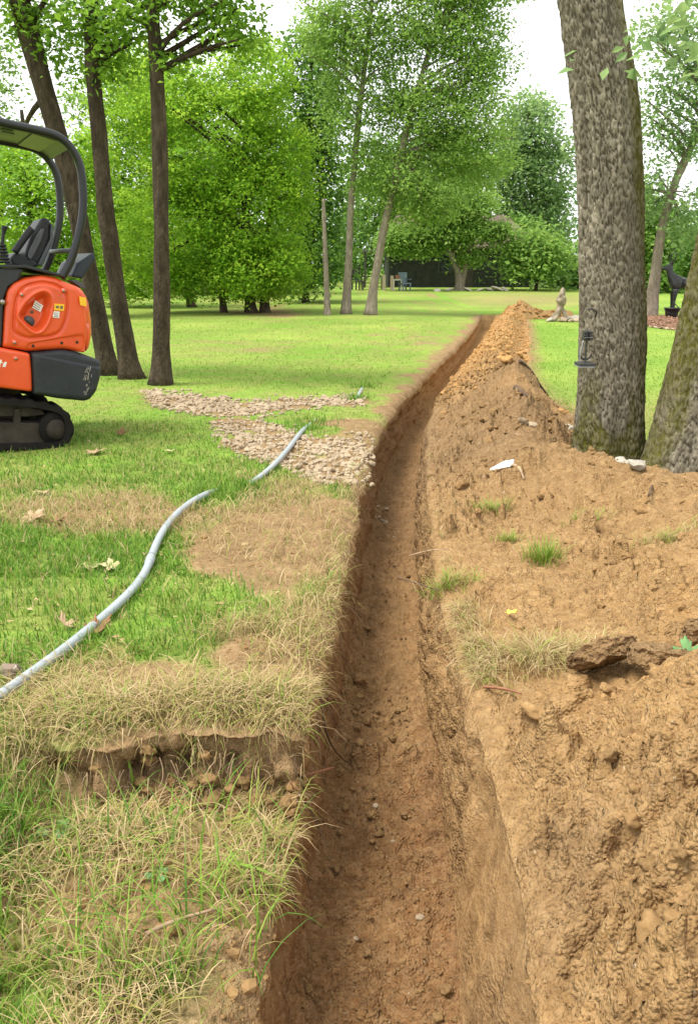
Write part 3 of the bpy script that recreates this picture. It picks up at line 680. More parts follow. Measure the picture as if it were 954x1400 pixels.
tag(straw(1500, f_rr, .10, .0038, .98, .78, lambda x, Y: np.full(len(x), 3.14), lambda x, Y: 1.5*np.exp(-np.maximum(x-xr(Y), 0)/.05)), kind='stuff')
def f_near_weeds(n):
    x, Y = left_points(n*3, 1.2, 2.45, 0); k = fbm(x*3.3, Y*3.3, seed=166) > .0; return x[k][:n], Y[k][:n]
tag(straw(900, f_near_weeds, .19, .0060, .85, .28), kind='stuff')

n = 9000; x, Y = left_points(n, 1.25, 7, 0); k = (bare_mask(x, Y) > .25+.7*rng.random(n)) & (np.abs(Y-step_Y(x)) > .05) & ~in_beds(x, Y); x, Y = x[k], Y[k]
sz = rng.uniform(.002, .007, len(x))*(1+.07*Y)*(1+1.5*(rng.random(len(x)) < .06))
tag(scatter_mass('crumbs', np.stack([x, Y, H_left(x, Y)], -1), sz, lawn, CLOD_TAN), kind='stuff')
# dead leaf bits littering the lawn
n = 420; Y = 1/(1/3.2+rng.random(n)*(1/24-1/2.6)); x = (-.46+rng.random(n)*.92)*Y; k = (x < xl(Y)-.15) | (x > xr(Y)+foot(Y)+.1); x, Y = x[k], Y[k]
z = np.where(x < xl(Y), H_left(x, Y), lawn_z(x, Y))+.022*np.minimum(1, 6/Y)+.006
Vl = rng.normal(size=(len(x), 4, 3))*np.array([.8, .7, .4]); q0 = np.array([[-1, 0, 0], [0, -.6, .15], [1, 0, 0], [0, .6, .15]]); an = rng.random(len(x))*6.28
q1 = np.stack([q0[None, :, 0]*np.cos(an)[:, None]-q0[None, :, 1]*np.sin(an)[:, None], q0[None, :, 0]*np.sin(an)[:, None]+q0[None, :, 1]*np.cos(an)[:, None], np.broadcast_to(q0[None, :, 2], (len(x), 4))], -1)+Vl*.5
Vl = q1*(rng.uniform(.007, .020, len(x))*(1+.03*Y))[:, None, None]+np.stack([x, Y, z], -1)[:, None]
tag(mesh_np('leaf_litter', Vl.reshape(-1, 3), np.arange(4*len(x)).reshape(-1, 4), GRASS, None, False, dict(tone=np.repeat(rng.uniform(.62, 1.0, len(x)), 4))), kind='stuff')

# grass clumps lying on the heap: things one can point at
def clump(px, py, z, n, ln, spread, tone, label, lean=.8):
    c = G(px, py, z); x0, Y0 = c.x, c.y; z0 = float(H_right(np.array([x0]), np.array([Y0]))[0])
    r = np.minimum(np.abs(rng.normal(size=n)), 1.7)*spread; a = rng.random(n)*6.28
    x, Y = r*np.cos(a)*1.6, r*np.sin(a); zz = H_right(x0+x, Y0+Y)-z0
    o = blades('grass_clump', np.stack([x, Y, zz], -1), ln*rng.uniform(.4, 1.2, n), .005*rng.uniform(.6, 1.2, n), np.clip(rng.normal(lean, .13, n), .3, 1.18), a+rng.normal(size=n)*1.1,
               np.clip(tone+.15*rng.normal(size=n), 0, 1), GRASS, 3)
    o.location = (x0, Y0, z0); tag(o, label, 'grass clump', 'uprooted grass clumps on the dirt')
clump(735, 885, .05, 900, .13, .10, .78, 'wide pale straw clump on the flattened dirt just behind the dark soil slab', 1.08)
clump(742, 748, .08, 220, .14, .04, .42, 'upright green grass tuft alone in the middle of the tan dirt', .6)
clump(695, 712, .12, 150, .08, .035, .5, 'small dull green tuft on the dirt above the upright green tuft', .7)
clump(915, 715, .24, 300, .10, .07, .68, 'grey straw clump on the dirt bank at the right picture edge', 1.05)
clump(800, 640+45, .2, 160, .09, .06, .62, 'thin straw wisps on the dirt in front of the big mossy trunk', .9)
clump(612, 800, .0, 260, .11, .06, .55, 'green and straw tuft at the right lip of the trench', .85)
clump(675, 655, .2, 260, .10, .05, .55, 'dusty green sod scrap on the heap below the white shard', .9)

# ------------------------------------------------------------------ stone beds
def stone_bed(poly, n_ind, n_rest, size, label):
    lo, hi = poly.min(0), poly.max(0); root = None; pts = []
    while len(pts) < n_ind+n_rest:
        px = rng.uniform(lo[0], hi[0]); py = rng.uniform(lo[1], hi[1])
        if inpoly(np.array(px+rng.normal()*9), np.array(py+rng.normal()*3.5), poly) and vn(np.array(px*.06), np.array(py*.16), seed=9) > -.55+.5*rng.random()-.3: 
            c = G(px, py); pts.append((c.x, c.y))
    cx, cy = np.mean(pts, 0); root = empty('stone_bed', (cx, cy, 0)); tag(root, label, 'stone bed')
    for i, (x, y) in enumerate(pts[:n_ind]):
        s = size*random.uniform(.45, 1.0)*(1.5 if random.random() < .12 else 1); z = float(H_left(np.array([x]), np.array([y]))[0])
        place(random.choice(stones), 'stone', x-cx, y-cy, z+s*.10, s, root, .7)
    P = np.array(pts[n_ind:]); szs = rng.uniform(.25, .65, len(P))*size
    o = scatter_mass('small_stones', np.stack([P[:, 0]-cx, P[:, 1]-cy, H_left(P[:, 0], P[:, 1])+szs*.25], -1), szs, root, STONE); tag(o, kind='stuff')
stones = clones('stone', STONE, 6, sub=1, rough=.35, flat=.62)
gstones = clones('field_stone', GREYSTONE, 5, sub=2, rough=.35, flat=.6)
stone_bed(BED_B, 290, 900, .045, 'nearer bed of pale crushed limestone running up to the trench edge')
stone_bed(BED_A, 280, 1000, .050, 'farther strip of pale crushed stone at the foot of the three trunks')

# ------------------------------------------------------------------ conduit
PIPE = plain('grey_pvc', (.30, .335, .355), .42, .5, .08, 5)
DARK_TAPE = plain('dark_tape', (.10, .10, .10), .5, .4, .2)
def conduit():
    pts = [(-120, 1045, .06), (-40, 982, .05), (0, 950, .05), (70, 903, .05), (140, 846, .05), (188, 802, .05), (204, 775, .05), (212, 742, .05), (235, 706, .05), (262, 685, .05), (286, 673, .035), (298, 671, -.06), (325, 668, -.10), (341, 664, .02), (374, 638, .05), (396, 612, .07), (410, 592, .05), (418, 583, -.01), (450, 566, -.06), (484, 549, -.04), (489, 542, .02), (493, 534, .03), (497, 528, -.06)]
    P = [G(a, b, c*.8) for a, b, c in pts]; root = empty('conduit_pipe', (P[4].x, P[4].y, 0))
    Q = [p-root.location for p in P]
    tube('pipe', Q, .0205, PIPE, root, 14, 160)
    c = smooth_path(Q, 160); i = int(160*6/21.)
    d = c[i+1]-c[i-1]; d /= np.linalg.norm(d)
    tube('coupling', [c[i]-d*.05, c[i], c[i]+d*.05], .0245, PIPE, root, 14, 8)
    tube('joint_band', [c[i]+d*.052, c[i]+d*.06], .0235, DARK_TAPE, root, 14, 4)
    for gx, gy, sp in ((292, 671, .10), (305, 669, .10), (328, 668, .10), (338, 668, .06), (416, 586, .07), (430, 578, .1), (487, 546, .07), (498, 529, .08)):
        g_ = G(gx, gy); m = 130; ax, ay = g_.x+rng.normal(size=m)*sp*1.3, g_.y+rng.normal(size=m)*sp*1.6
        tag(blades('grass', np.stack([ax, ay, H_left(ax, ay)], -1), rng.uniform(.05, .11, m), rng.uniform(.006, .010, m), rng.uniform(.3, .9, m), rng.random(m)*6.28, np.clip(.26+.12*rng.normal(size=m), 0, .7), GRASS, 3), kind='stuff')
    tag(root, 'long grey plastic conduit snaking over the grass on the left of the trench', 'pipe')
conduit()

# ------------------------------------------------------------------ trees
def leaf_arrays(C, size, up=.6, n_per=1):
    n = len(C); nrm = rng.normal(size=(n, 3))*.5; nrm[:, 2] += up+.2; nrm /= np.linalg.norm(nrm, axis=1)[:, None]
    a = rng.normal(size=(n, 3)); a -= (a*nrm).sum(1)[:, None]*nrm; a /= np.linalg.norm(a, axis=1)[:, None]; b = np.cross(nrm, a)
    s = (size*rng.uniform(.6, 1.35, n))[:, None]
    V = np.stack([C-a*s*.55, C+b*s*.34+nrm*s*.10-a*s*.05, C+a*s*.6-nrm*s*.06, C-b*s*.34+nrm*s*.10-a*s*.05], 1)
    return V.reshape(-1, 3)
def crown(name, blobs, nleaf, size, mat, parent, seed, sprays=26, shell=.45, flat=.45, tone0=.5, droop=.1):
    """leaf sprays spread through ellipsoid volumes; blobs = (centre, (rx,ry,rz), weight)"""
    r = np.random.default_rng(seed); wts = np.array([b[2] for b in blobs], float); wts /= wts.sum()
    nsp = max(4, nleaf//sprays); bi = r.choice(len(blobs), nsp, p=wts)
    cen = np.array([list(b[0]) for b in blobs])[bi]; rad = np.array([b[1] for b in blobs])[bi]
    d = r.normal(size=(nsp, 3)); d /= np.linalg.norm(d, axis=1)[:, None]
    rr = (shell+(1-shell)*r.random(nsp))**.7
    lump = 1+.28*vn(cen[:, 0]*0+d[:, 0]*2.2+seed, d[:, 1]*2.2, d[:, 2]*2.2, seed)
    S = cen + d*rad*(rr*lump)[:, None]
    srad = size*2.6*r.uniform(.7, 1.5, nsp)
    si = np.repeat(np.arange(nsp), sprays); o = r.normal(size=(len(si), 3))*np.array([1, 1, flat])
    dr = np.hypot(o[:, 0], o[:, 1]); o[:, 2] -= droop*dr**2
    C = S[si] + o*srad[si][:, None]*.8
    V = leaf_arrays(C, size); n = len(C); F = np.arange(4*n).reshape(-1, 4)
    st = r.normal(size=nsp)*.24; tone = np.clip(tone0+st[si]+.09*r.normal(size=n), 0, 1)
    ob = mesh_np(name, V - np.array(parent.location), F, mat, parent, False, dict(tone=np.repeat(tone, 4)))
    return ob, S
def trunk_arr(P, rad, n=14, seg=40, rough=.12, seed=0, flare=True):
    P = smooth_path(P, seg); r = np.interp(np.linspace(0, 1, seg), np.linspace(0, 1, len(rad)), rad)
    if flare:
        h = np.linspace(0, np.linalg.norm(P[-1]-P[0]), seg); r = r*(1+.55*np.exp(-h/(rad[0]*1.6)))
    return tube_arrays(P, r, n, rough, seed)
def branches_arr(tp, S, k, r0, seed, minz=.5):
    """limbs from the trunk path to some of the spray centres"""
    r = random.Random(seed); out = []; tp = np.asarray(tp)
    for i in r.sample(range(len(S)), min(k, len(S))):
        e = S[i]; zt = e[2]-np.linalg.norm(e[:2]-tp[-1][:2])*.6
        j = int(np.clip(np.searchsorted(tp[:, 2], zt), int(len(tp)*minz), len(tp)-2)); s = tp[j]
        m1 = s*.6+e*.4+np.array([r.uniform(-.2, .2), r.uniform(-.2, .2), .1*np.linalg.norm(e-s)]); 
        L_ = np.linalg.norm(e-s); rr = min(r0, r0*.35+.012*L_)
        Pq = smooth_path([s, m1, e*.92+s*.08, e], 9); out.append(tube_arrays(Pq, np.linspace(rr, rr*.22, 9), 5))
    return out
class Blobs(list): Y = 0
def px_blobs(lst, Y0):
    out = Blobs(); out.Y = Y0
    for b in lst:
        px, py, rx, ry = b[:4]; dy = b[4] if len(b) > 4 else 0; wgt = b[5] if len(b) > 5 else rx*ry
        c = atY(px, py, Y0+dy); k = mpp(Y0+dy, c.z); out.append((c, (rx*k, min(rx, ry)*k*.9+.3, ry*k), wgt))
    return out
def tree(name, label, cat, trunks, blobs, nleaf, size, leafm, barkm, seed, nbranch=30, group=None, Y=None, **kw):
    """trunks: list of pixel paths [(px,py,width_px)...] standing at distance Y"""
    base = None; parts = []; paths = []; Y = Y or blobs.Y
    for t in trunks:
        yy = t[0][3] if len(t[0]) > 3 else Y
        P = [atY(a[0], a[1], yy + (a[4] if len(a) > 4 else 0)) for a in t]
        gz = float(lawn_z(np.array([P[0].x]), np.array([P[0].y]))[0]); P[0].z = gz-.05
        if base is None: base = Vector((P[0].x, P[0].y, gz))
        paths.append((P, [a[2]*mpp(yy, p.z)*.46 for a, p in zip(t, P)]))
    root = empty(name, base); tag(root, label, cat, group)
    for i, (P, rad) in enumerate(paths):
        Q = np.array([list(p-base) for p in P]); tm = trunk_arr(Q, rad, 14, 44, .15, seed+i)
        o_ = mesh_np('trunk', *join([tm]), barkm, root, True)
    if blobs:
        ob, S = crown('crown', blobs, nleaf, size, leafm, root, seed, **kw)
        P, rad = paths[0]; Q = smooth_path(np.array([list(p-base) for p in P]), 40)
        br = branches_arr(Q, S-np.array(base), nbranch, rad[-1]*1.0+.02, seed)
        for q in br: mesh_np('branch', *join([q]), barkm, root, True)
    return root
# detailed big trunks -------------------------------------------------
def big_trunk(name, label, stations, Y, seed, moss_fn, top_extra):
    """stations: (px_left, px_right, py)"""
    cen, rad = [], []
    for a, b, py in stations:
        c = atY((a+b)/2, py, Y); k = mpp(Y, c.z); cen.append(list(c)); rad.append((b-a)*.458*k)
    cen = np.array(cen); rad = np.array(rad)
    d = cen[-1]-cen[-2]; d /= np.linalg.norm(d); cen = np.vstack([cen, cen[-1]+d*top_extra]); rad = np.append(rad, rad[-1]*.9)
    base = Vector((cen[0][0], cen[0][1], 0)); root = empty(name, base); tag(root, label, 'tree')
    h = np.linspace(cen[0][2]-.05, cen[-1][2], int((cen[-1][2])/.0135)); n = 170
    cx = np.interp(h, cen[:, 2], cen[:, 0]); cy = np.full_like(h, Y); rr = np.interp(h, cen[:, 2], rad)
    k = np.ones(41)/41
    def sm(v):
        p = np.pad(v, 20, mode='edge'); return np.convolve(p, k, 'valid')
    # pad keeps the ends straight
    cx, rr = sm(cx), sm(rr)
    th = np.linspace(0, 2*np.pi, n, endpoint=False)[None, :]; H = h[:, None]; circ = rad[0]*th
    wx = circ + .02*fbm(H*3+circ*0, circ*3, seed=seed); 
    f1, f2, idc = worley(wx*52 + .5*fbm(circ*7, H*3, seed=seed+2), H*9.5 + .25*fbm(circ*12, H*4, seed=seed+3) + .5*vn(np.floor(wx*52), H*0, seed=seed+5), seed)
    # wrap seam falls behind the trunk
    edge = np.clip((f2-f1)*1.6, 0, 1)
    plate = sst(.05, .45, edge)
    r_ = rr[:, None]*(1+.035*fbm(np.cos(th)*1.4+0*H, np.sin(th)*1.4+H*.5, seed=seed+7, o=3)) + .012*plate + .004*(idc-.5)*plate + .004*fbm(circ*60, H*25, seed=seed+8, o=2)
    r_ = r_ + .022*(1-2*np.abs(fbm(circ*7, H*.9, seed=seed+11, o=3)))
    r_ = r_ + .06*np.exp(-H/.28)*(.45+.55*np.cos(th*5+seed))*.6
    Xv = cx[:, None]+r_*np.sin(th-np.pi); Yv_ = cy[:, None]+r_*np.cos(th-np.pi)     # th=pi faces away
    Xv = cx[:, None]-r_*np.sin(th); Yv_ = cy[:, None]+r_*np.cos(th)
    V = np.stack([Xv, Yv_, H+0*th], -1).reshape(-1, 3)-np.array(base)
    m = len(h); i = np.arange(m-1)[:, None]*n; j = np.arange(n)[None, :]; jn = (j+1) % n
    F = np.stack([i+jn, i+j, i+n+j, i+n+jn], -1).reshape(-1, 4)
    nx = -np.sin(th)+0*H; ny = np.cos(th)+0*H
    moss = np.clip(moss_fn(nx, ny, H+0*th, circ+0*H), 0, 1)
    crack = 1-sst(.02, .30, edge)
    mesh_np('trunk', V, F, BARK_BIG, root, True, dict(crack=crack.ravel(), moss=(moss*(1.0-.4*plate)).ravel()))
    return root, cen
def moss1(nx, ny, H, c):
    nzz = fbm(c*5, H*2.2, seed=171, o=4)
    side = sst(.42, .85, nx+.22*nzz)*.95; low = sst(1.0, .3, H+.6*nzz)*sst(-.2, .2, nzz+.1)
    return np.maximum(side*sst(-.5, .1, nzz+.25), low)
def moss2(nx, ny, H, c):
    nzz = fbm(c*5, H*2.2, seed=172, o=4); return sst(.62, .95, -nx+.3*nzz)*.95
T1, c1 = big_trunk('oak_tree', 'thick mossy oak trunk with a black bracket fixed to its bark, right of the trench',
    [(783, 879, 648), (786, 878, 600), (793, 880, 500), (795, 878, 400), (792, 877, 260), (783, 870, 130), (766, 848, 0)], 6.75, 181, moss1, 3.0)
T2, c2 = big_trunk('oak_tree', 'leaning oak trunk cut off by the right picture edge, moss down its left side',
    [(868, 1000, 668), (893, 1010, 600), (915, 1030, 500), (937, 1045, 400), (956, 1060, 320), (985, 1085, 200), (1030, 1125, 0)], 6.3, 191, moss2, 2.5)
# crowns of the two oaks are far above the view; a few hanging sprays at upper right belong to them
crown('crown', [(atY(935, 6, 5.6), (.16, .3, .12), .3), (atY(962, 55, 5.7), (.15, .3, .15), .2), (Vector((4.2, 6.5, 7.4)), (2.2, 2.2, .7), 14)],
      3600, .085, LEAF_PALE, T2, 201, sprays=12, shell=.1)

NB = 'young trunks standing in the lawn to the left'
t3b = px_blobs([(40, 25, 70, 45, 0), (170, 30, 60, 55, .5)], 12.2)
tree('hardwood_tree', 'leftmost of the three dark trunks behind the excavator, leaning left at the top', 'tree',
     [[(150, 512, 27), (128, 400, 25), (108, 300, 26), (82, 190, 28), (52, 90, 30), (26, 0, 30), (-10, -140, 28), (-30, -260, 18)]],
     px_blobs([(25, 15, 60, 40), (90, 70, 40, 40), (20, -60, 130, 60), (15, 225, 30, 45, 1, 500)], 12.4), 4200, .075, LEAF_NEAR, BARK_MID, 301, 20, sprays=14, shell=.1)
tree('hardwood_tree', 'middle one of the three dark trunks behind the excavator, a side limb near the top', 'tree',
     [[(181, 519, 30), (165, 430, 25), (150, 330, 25), (138, 220, 24), (127, 100, 22), (125, 0, 20), (122, -140, 17), (118, -260, 12)], [(122, 25, 8), (110, 5, 7), (95, -15, 6), (70, -50, 5)]][:1],
     px_blobs([(160, 45, 60, 40), (110, 20, 50, 35), (200, -70, 110, 60), (150, 95, 35, 30)], 12.0), 4200, .075, LEAF_NEAR, BARK_MID, 302, 20, sprays=14, shell=.1)
tree('hardwood_tree', 'rightmost and straightest of the three dark trunks behind the excavator', 'tree',
     [[(219, 525, 29), (222, 420, 25), (221, 250, 23), (215, 100, 20), (208, 0, 18), (202, -140, 16), (198, -260, 12)]],
     px_blobs([(280, 15, 70, 40), (330, 50, 35, 40), (235, 85, 30, 22), (270, -80, 130, 60), (190, 15, 60, 30)], 11.4), 5200, .075, LEAF_NEAR, BARK_MID, 303, 22, sprays=14, shell=.1)

tree('shade_tree', 'big rounded bright green tree with low skirts in the middle of the far lawn', 'tree',
     [[(343, 430, 16), (340, 380, 14), (335, 250, 11), (338, 120, 6)], [(362, 421, 14), (360, 380, 12), (370, 280, 7)], [(306, 417, 10), (300, 370, 9), (285, 280, 6)]],
     px_blobs([(285, 195, 105, 95), (335, 290, 100, 85), (250, 320, 100, 75), (345, 105, 62, 55), (385, 230, 48, 70), (225, 140, 75, 60), (300, 376, 108, 38), (350, 362, 65, 48, -1), (385, 370, 45, 40)], 29.5),
     84000, .105, LEAF_BUSH, BARK_MID, 311, 40, sprays=30, shell=.55, tone0=.45)
tree('woodland_tree', 'plain mid green tree standing directly behind the big rounded bright tree', 'tree', [[(300, 405, 9), (300, 300, 8), (305, 180, 5)]],
     px_blobs([(290, 270, 85, 100), (345, 170, 55, 80), (380, 320, 45, 70), (240, 200, 60, 80)], 46), 15000, .21, LEAF_MID, BARK_MID, 322, 8, sprays=24, shell=.3, tone0=.42)
tree('shade_tree', 'yellow green tree rising behind the three dark trunks', 'tree', [[(262, 414, 12), (250, 360, 10), (200, 240, 7), (190, 140, 5)]],
     px_blobs([(180, 130, 60, 70), (165, 250, 55, 70), (195, 340, 60, 55), (170, 390, 50, 25)], 34), 24000, .13, LEAF_BUSH, BARK_MID, 312, 20, sprays=28, shell=.4, tone0=.5)
tree('shade_tree', 'leafy tree seen through the excavator canopy frame', 'tree', [[(40, 430, 12), (45, 360, 10), (40, 250, 8), (30, 150, 5)]],
     px_blobs([(95, 280, 55, 60), (40, 330, 60, 60), (20, 240, 55, 45), (110, 370, 50, 50), (120, 210, 30, 40)], 27), 17000, .12, LEAF_BUSH, BARK_MID, 313, 20, sprays=24, shell=.35, tone0=.42)
tree('woodland_tree', 'tall thin crowned tree filling the upper left picture corner', 'tree', [[(5, 420, 14), (0, 300, 12), (-8, 150, 9), (-10, 0, 6)]],
     px_blobs([(10, 190, 50, 35), (-20, 230, 60, 60), (110, 150, 30, 35), (-40, 80, 60, 80)], 36), 7000, .17, LEAF_MID, BARK_MID, 314, 24, sprays=22, shell=.3, tone0=.45)
tree('woodland_tree', 'dark dense evergreen standing between the bright rounded tree and the slim pale trunks', 'tree', [[(418, 410, 9), (420, 300, 8), (424, 150, 6), (428, 20, 3)]],
     px_blobs([(425, 130, 40, 90), (420, 250, 45, 80), (425, 345, 50, 50)], 38), 15000, .19, LEAF_DARK, BARK_MID, 315, 20, sprays=26, shell=.4, tone0=.45)
tree('broken_trunk', 'short bare trunk snapped off at the top, left of the slim pale trunks', 'dead tree', [[(448, 430, 9.5), (446, 380, 8), (444, 330, 7), (442, 272, 5)]], None, 0, 0, None, BARK_PALE, 316, Y=28)
tree('slim_tree', 'slim upright pale trunk forking high up, nearest to the broken trunk', 'tree',
     [[(473, 430, 13.5), (476, 370, 11), (479, 280, 9.5), (485, 220, 9), (491, 150, 8.5), (496, 110, 8), (505, 50, 5), (512, -40, 4)], [(495, 120, 5), (488, 70, 4.5), (482, 10, 3.5), (478, -40, 3)]][:1],
     px_blobs([(500, 50, 70, 55), (470, 140, 40, 60), (530, 130, 50, 50), (505, 225, 40, 45), (450, 40, 50, 50), (520, -40, 90, 50)], 28.4), 22000, .10, LEAF_MID, BARK_PALE, 317, 34, sprays=20, shell=.2, tone0=.55)
tree('slim_tree', 'slim pale trunk leaning right with a wide airy crown over the far lawn', 'tree',
     [[(506, 431, 14.5), (514, 370, 12.5), (525, 310, 11.5), (541, 240, 11), (553, 190, 10), (563, 150, 8), (580, 90, 6), (600, 20, 4)]],
     px_blobs([(600, 150, 80, 60), (640, 205, 65, 60), (600, 40, 85, 50), (560, 250, 55, 50), (655, 90, 45, 60), (585, 285, 50, 25), (640, -20, 90, 45)], 28.0), 38000, .10, LEAF_MID, BARK_PALE, 318, 44, sprays=20, shell=.2, tone0=.58)
tree('yard_tree', 'wide low tree with a stout trunk right in front of the dark house', 'tree', [[(628, 396, 13), (628, 375, 10), (618, 350, 9), (600, 325, 6), (590, 300, 4)], [(629, 380, 8), (640, 350, 7), (650, 320, 5), (655, 290, 4)]],
     px_blobs([(592, 322, 58, 20), (568, 338, 36, 10), (615, 280, 60, 26), (644, 352, 19, 9), (636, 312, 30, 20), (678, 316, 24, 15), (540, 325, 25, 18)], 50), 27000, .17, LEAF_MID, BARK_PALE, 319, 24, sprays=24, shell=.35, tone0=.45)
tree('woodland_tree', 'tall round topped pale tree against the white sky behind the house', 'tree', [[(735, 392, 9), (735, 320, 8), (728, 230, 6), (722, 150, 4)]],
     px_blobs([(720, 175, 42, 48), (745, 235, 42, 55), (700, 240, 38, 55), (755, 300, 35, 40), (715, 310, 40, 40)], 66), 15000, .30, LEAF_PALE, BARK_MID, 320, 24, sprays=24, shell=.35, tone0=.5)
tree('woodland_tree', 'dense tree rising behind the house roof on the left', 'tree', [[(560, 392, 9), (560, 300, 8), (565, 200, 5)]],
     px_blobs([(545, 330, 45, 45), (590, 240, 55, 60), (530, 250, 50, 60), (640, 260, 45, 60), (480, 330, 40, 45)], 70), 16000, .32, LEAF_DARK, BARK_MID, 321, 14, sprays=24, shell=.4, tone0=.55)
for a in ((732, 346, 44, 34, 50, 'rounded deep green shrub at the right end of the house', LEAF_MID, .4), (778, 368, 24, 22, 54, 'small pale shrub beside the big trunk, right of the rounded deep green shrub', LEAF_PALE, .6),
          (706, 322, 14, 26, 60, 'tall narrow shrub between the house and the rounded deep green shrub', LEAF_DARK, .6)):
    tree('garden_shrub', a[5], 'shrub', [[(a[0], 397, 5), (a[0]+3, 375, 4), (a[0]-3, 345, 2)]], px_blobs([(a[0], a[1], a[2], a[3]), (a[0]-a[2]*.3, a[1]+12, a[2]*.6, a[3]*.6)], a[4]), 5000, .24, a[6], BARK_MID, 330+a[0], 8, 'shrubs around the house', sprays=24, shell=.4, tone0=a[7])
tree('slim_tree', 'leaning grey trunk standing in the mulch bed between the two big oak trunks', 'tree',
     [[(889, 431, 18), (894, 380, 16), (902, 320, 14), (915, 265, 13), (932, 225, 12), (955, 180, 9), (975, 130, 6)]],
     px_blobs([(915, 110, 40, 40), (885, 170, 28, 40), (945, 180, 35, 40), (890, 260, 22, 45), (940, 300, 35, 40), (920, 35, 55, 35), (980, 100, 60, 80)], 27), 8500, .13, LEAF_PALE, BARK_PALE, 340, 40, sprays=14, shell=.15, tone0=.45)
tree('woodland_tree', 'leafy tree behind the mulch bed on the far right', 'tree', [[(880, 400, 8), (884, 330, 7), (890, 250, 5)]],
     px_blobs([(890, 370, 30, 35), (910, 320, 35, 45), (870, 300, 25, 50), (950, 380, 40, 30)], 48), 9000, .22, LEAF_MID, BARK_MID, 341, 20, sprays=22, shell=.3, tone0=.42)
tree('evergreen_shrub', 'dark drooping evergreen behind the deer statue', 'shrub', [[(950, 420, 6), (950, 390, 5), (950, 350, 3)]],
     px_blobs([(952, 364, 20, 24), (970, 345, 26, 42)], 31), 7000, .13, LEAF_DARK, BARK_MID, 342, 10, sprays=24, shell=.3, tone0=.3)
# the wood behind everything: a mass
def woods():
    r = np.random.default_rng(77); bl = []
    for i in range(70):
        a = r.uniform(-48, 56); yy = r.uniform(74, 100); h = r.uniform(7, 13) if a < 12 else r.uniform(4.5, 7.5)
        bl.append((Vector((a, yy, h*.45)), (r.uniform(3, 5.5), r.uniform(2, 4), h*.55), h))
    for i in range(34):
        a = r.uniform(-34, -3); yy = r.uniform(42, 60); bl.append((Vector((a, yy, 1.6)), (2.6, 2, 2.2), 4))
    for i in range(12):
        bl.append((Vector((r.uniform(14, 34), r.uniform(46, 58), 1.5)), (2.4, 2, 2.0), 3))
    root = empty('woods', (0, 80, 0)); tag(root, kind='stuff')
    ob, S = crown('woods', bl, 60000, .42, LEAF_DARK, root, 401, sprays=26, shell=.35, tone0=.6)
    ob.parent = None; ob.location = root.location; bpy.data.objects.remove(root); tag(ob, kind='stuff')
woods()

# ------------------------------------------------------------------ house
WALL = MB('dark_board_siding', .8, .2)
_s = WALL.noise(3, 4); WALL.color(WALL.ramp(_s, [(.3, (.030, .032, .030)), (.7, (.055, .056, .050))])); WALL = WALL.m
ROOF = plain('brown_shingles', (.115, .083, .066), .9, .2, .35, 5, .4)
GLASS = plain('dark_window_glass', (.03, .035, .04), .08, .5, .1)
TRIM = plain('weathered_trim', (.075, .07, .06), .7, .3, .2)
def boxbm(bm, x0, x1, y0, y1, z0, z1):
    v = [bm.verts.new((x, y, z)) for z in (z0, z1) for x, y in ((x0, y0), (x1, y0), (x1, y1), (x0, y1))]
    for f in ((0, 1, 2, 3), (4, 5, 6, 7), (0, 1, 5, 4), (1, 2, 6, 5), (2, 3, 7, 6), (3, 0, 4, 7)): bm.faces.new([v[i] for i in f])
def box(name, dims, mat, parent=None, bevel=0, loc=None):
    bm = bmesh.new(); boxbm(bm, *dims); return from_bm(name, bm, mat, parent, False, bevel, loc)
def house():
    o = empty('house', (6.7, 55, .26)); tag(o, 'low dark board house with a brown roof half hidden behind trees', 'house')
    bm = bmesh.new(); boxbm(bm, -4.2, 4.5, 0, 8, -.4, 2.55); from_bm('wall', bm, WALL, o)
    for k in range(13):                                            # lapped boards on the front
        box('siding_board', (-4.22, 4.52, -.03+.0, -.004, k*.195+.01, k*.195+.18), WALL, o)
    def slab(name, pts, th):
        bm = bmesh.new(); a = [bm.verts.new(p) for p in pts]; b = [bm.verts.new((p[0], p[1], p[2]-th)) for p in pts]
        bm.faces.new(a); bm.faces.new(b[::-1]); n = len(pts)
        for i in range(n): bm.faces.new((a[i], b[i], b[(i+1) % n], a[(i+1) % n]))
        return from_bm(name, bm, ROOF, o)
    slab('roof', [(-4.7, -.6, 2.45), (5.0, -.6, 2.45), (3.6, 4, 4.5), (-3.6, 4, 4.5)], .12)
    slab('roof', [(-4.7, 8.6, 2.45), (-3.6, 4, 4.5), (3.6, 4, 4.5), (5.0, 8.6, 2.45)], .12)
    slab('roof', [(5.0, -.6, 2.46), (5.0, 8.6, 2.46), (3.62, 4, 4.5)], .12)
    slab('roof', [(-4.7, -.6, 2.46), (-3.62, 4, 4.5), (-4.7, 8.6, 2.46)], .12)
    for x in (-1.2, 3.2):
        f = box('window', (x, x+.9, -.075, -.032, .9, 2.0), TRIM, o); box('pane', (x+.08, x+.82, -.085, -.077, .98, 1.92), GLASS, f)
    f = box('door', (.1, 1.0, -.07, -.032, 0, 2.1), plain('dark_door', (.05, .04, .035), .6), o); box('handle', (.88, .94, -.12, -.072, 1.0, 1.06), TRIM, f)
    box('porch_roof', (-5.9, -4.75, -1.2, 3, 2.15, 2.25), plain('pale_porch_roof', (.16, .155, .145), .7), o)
    for x in (-5.8, -5.1): box('porch_post', (x, x+.14, -1.1, -.96, -.3, 2.14), TRIM, o)
house()
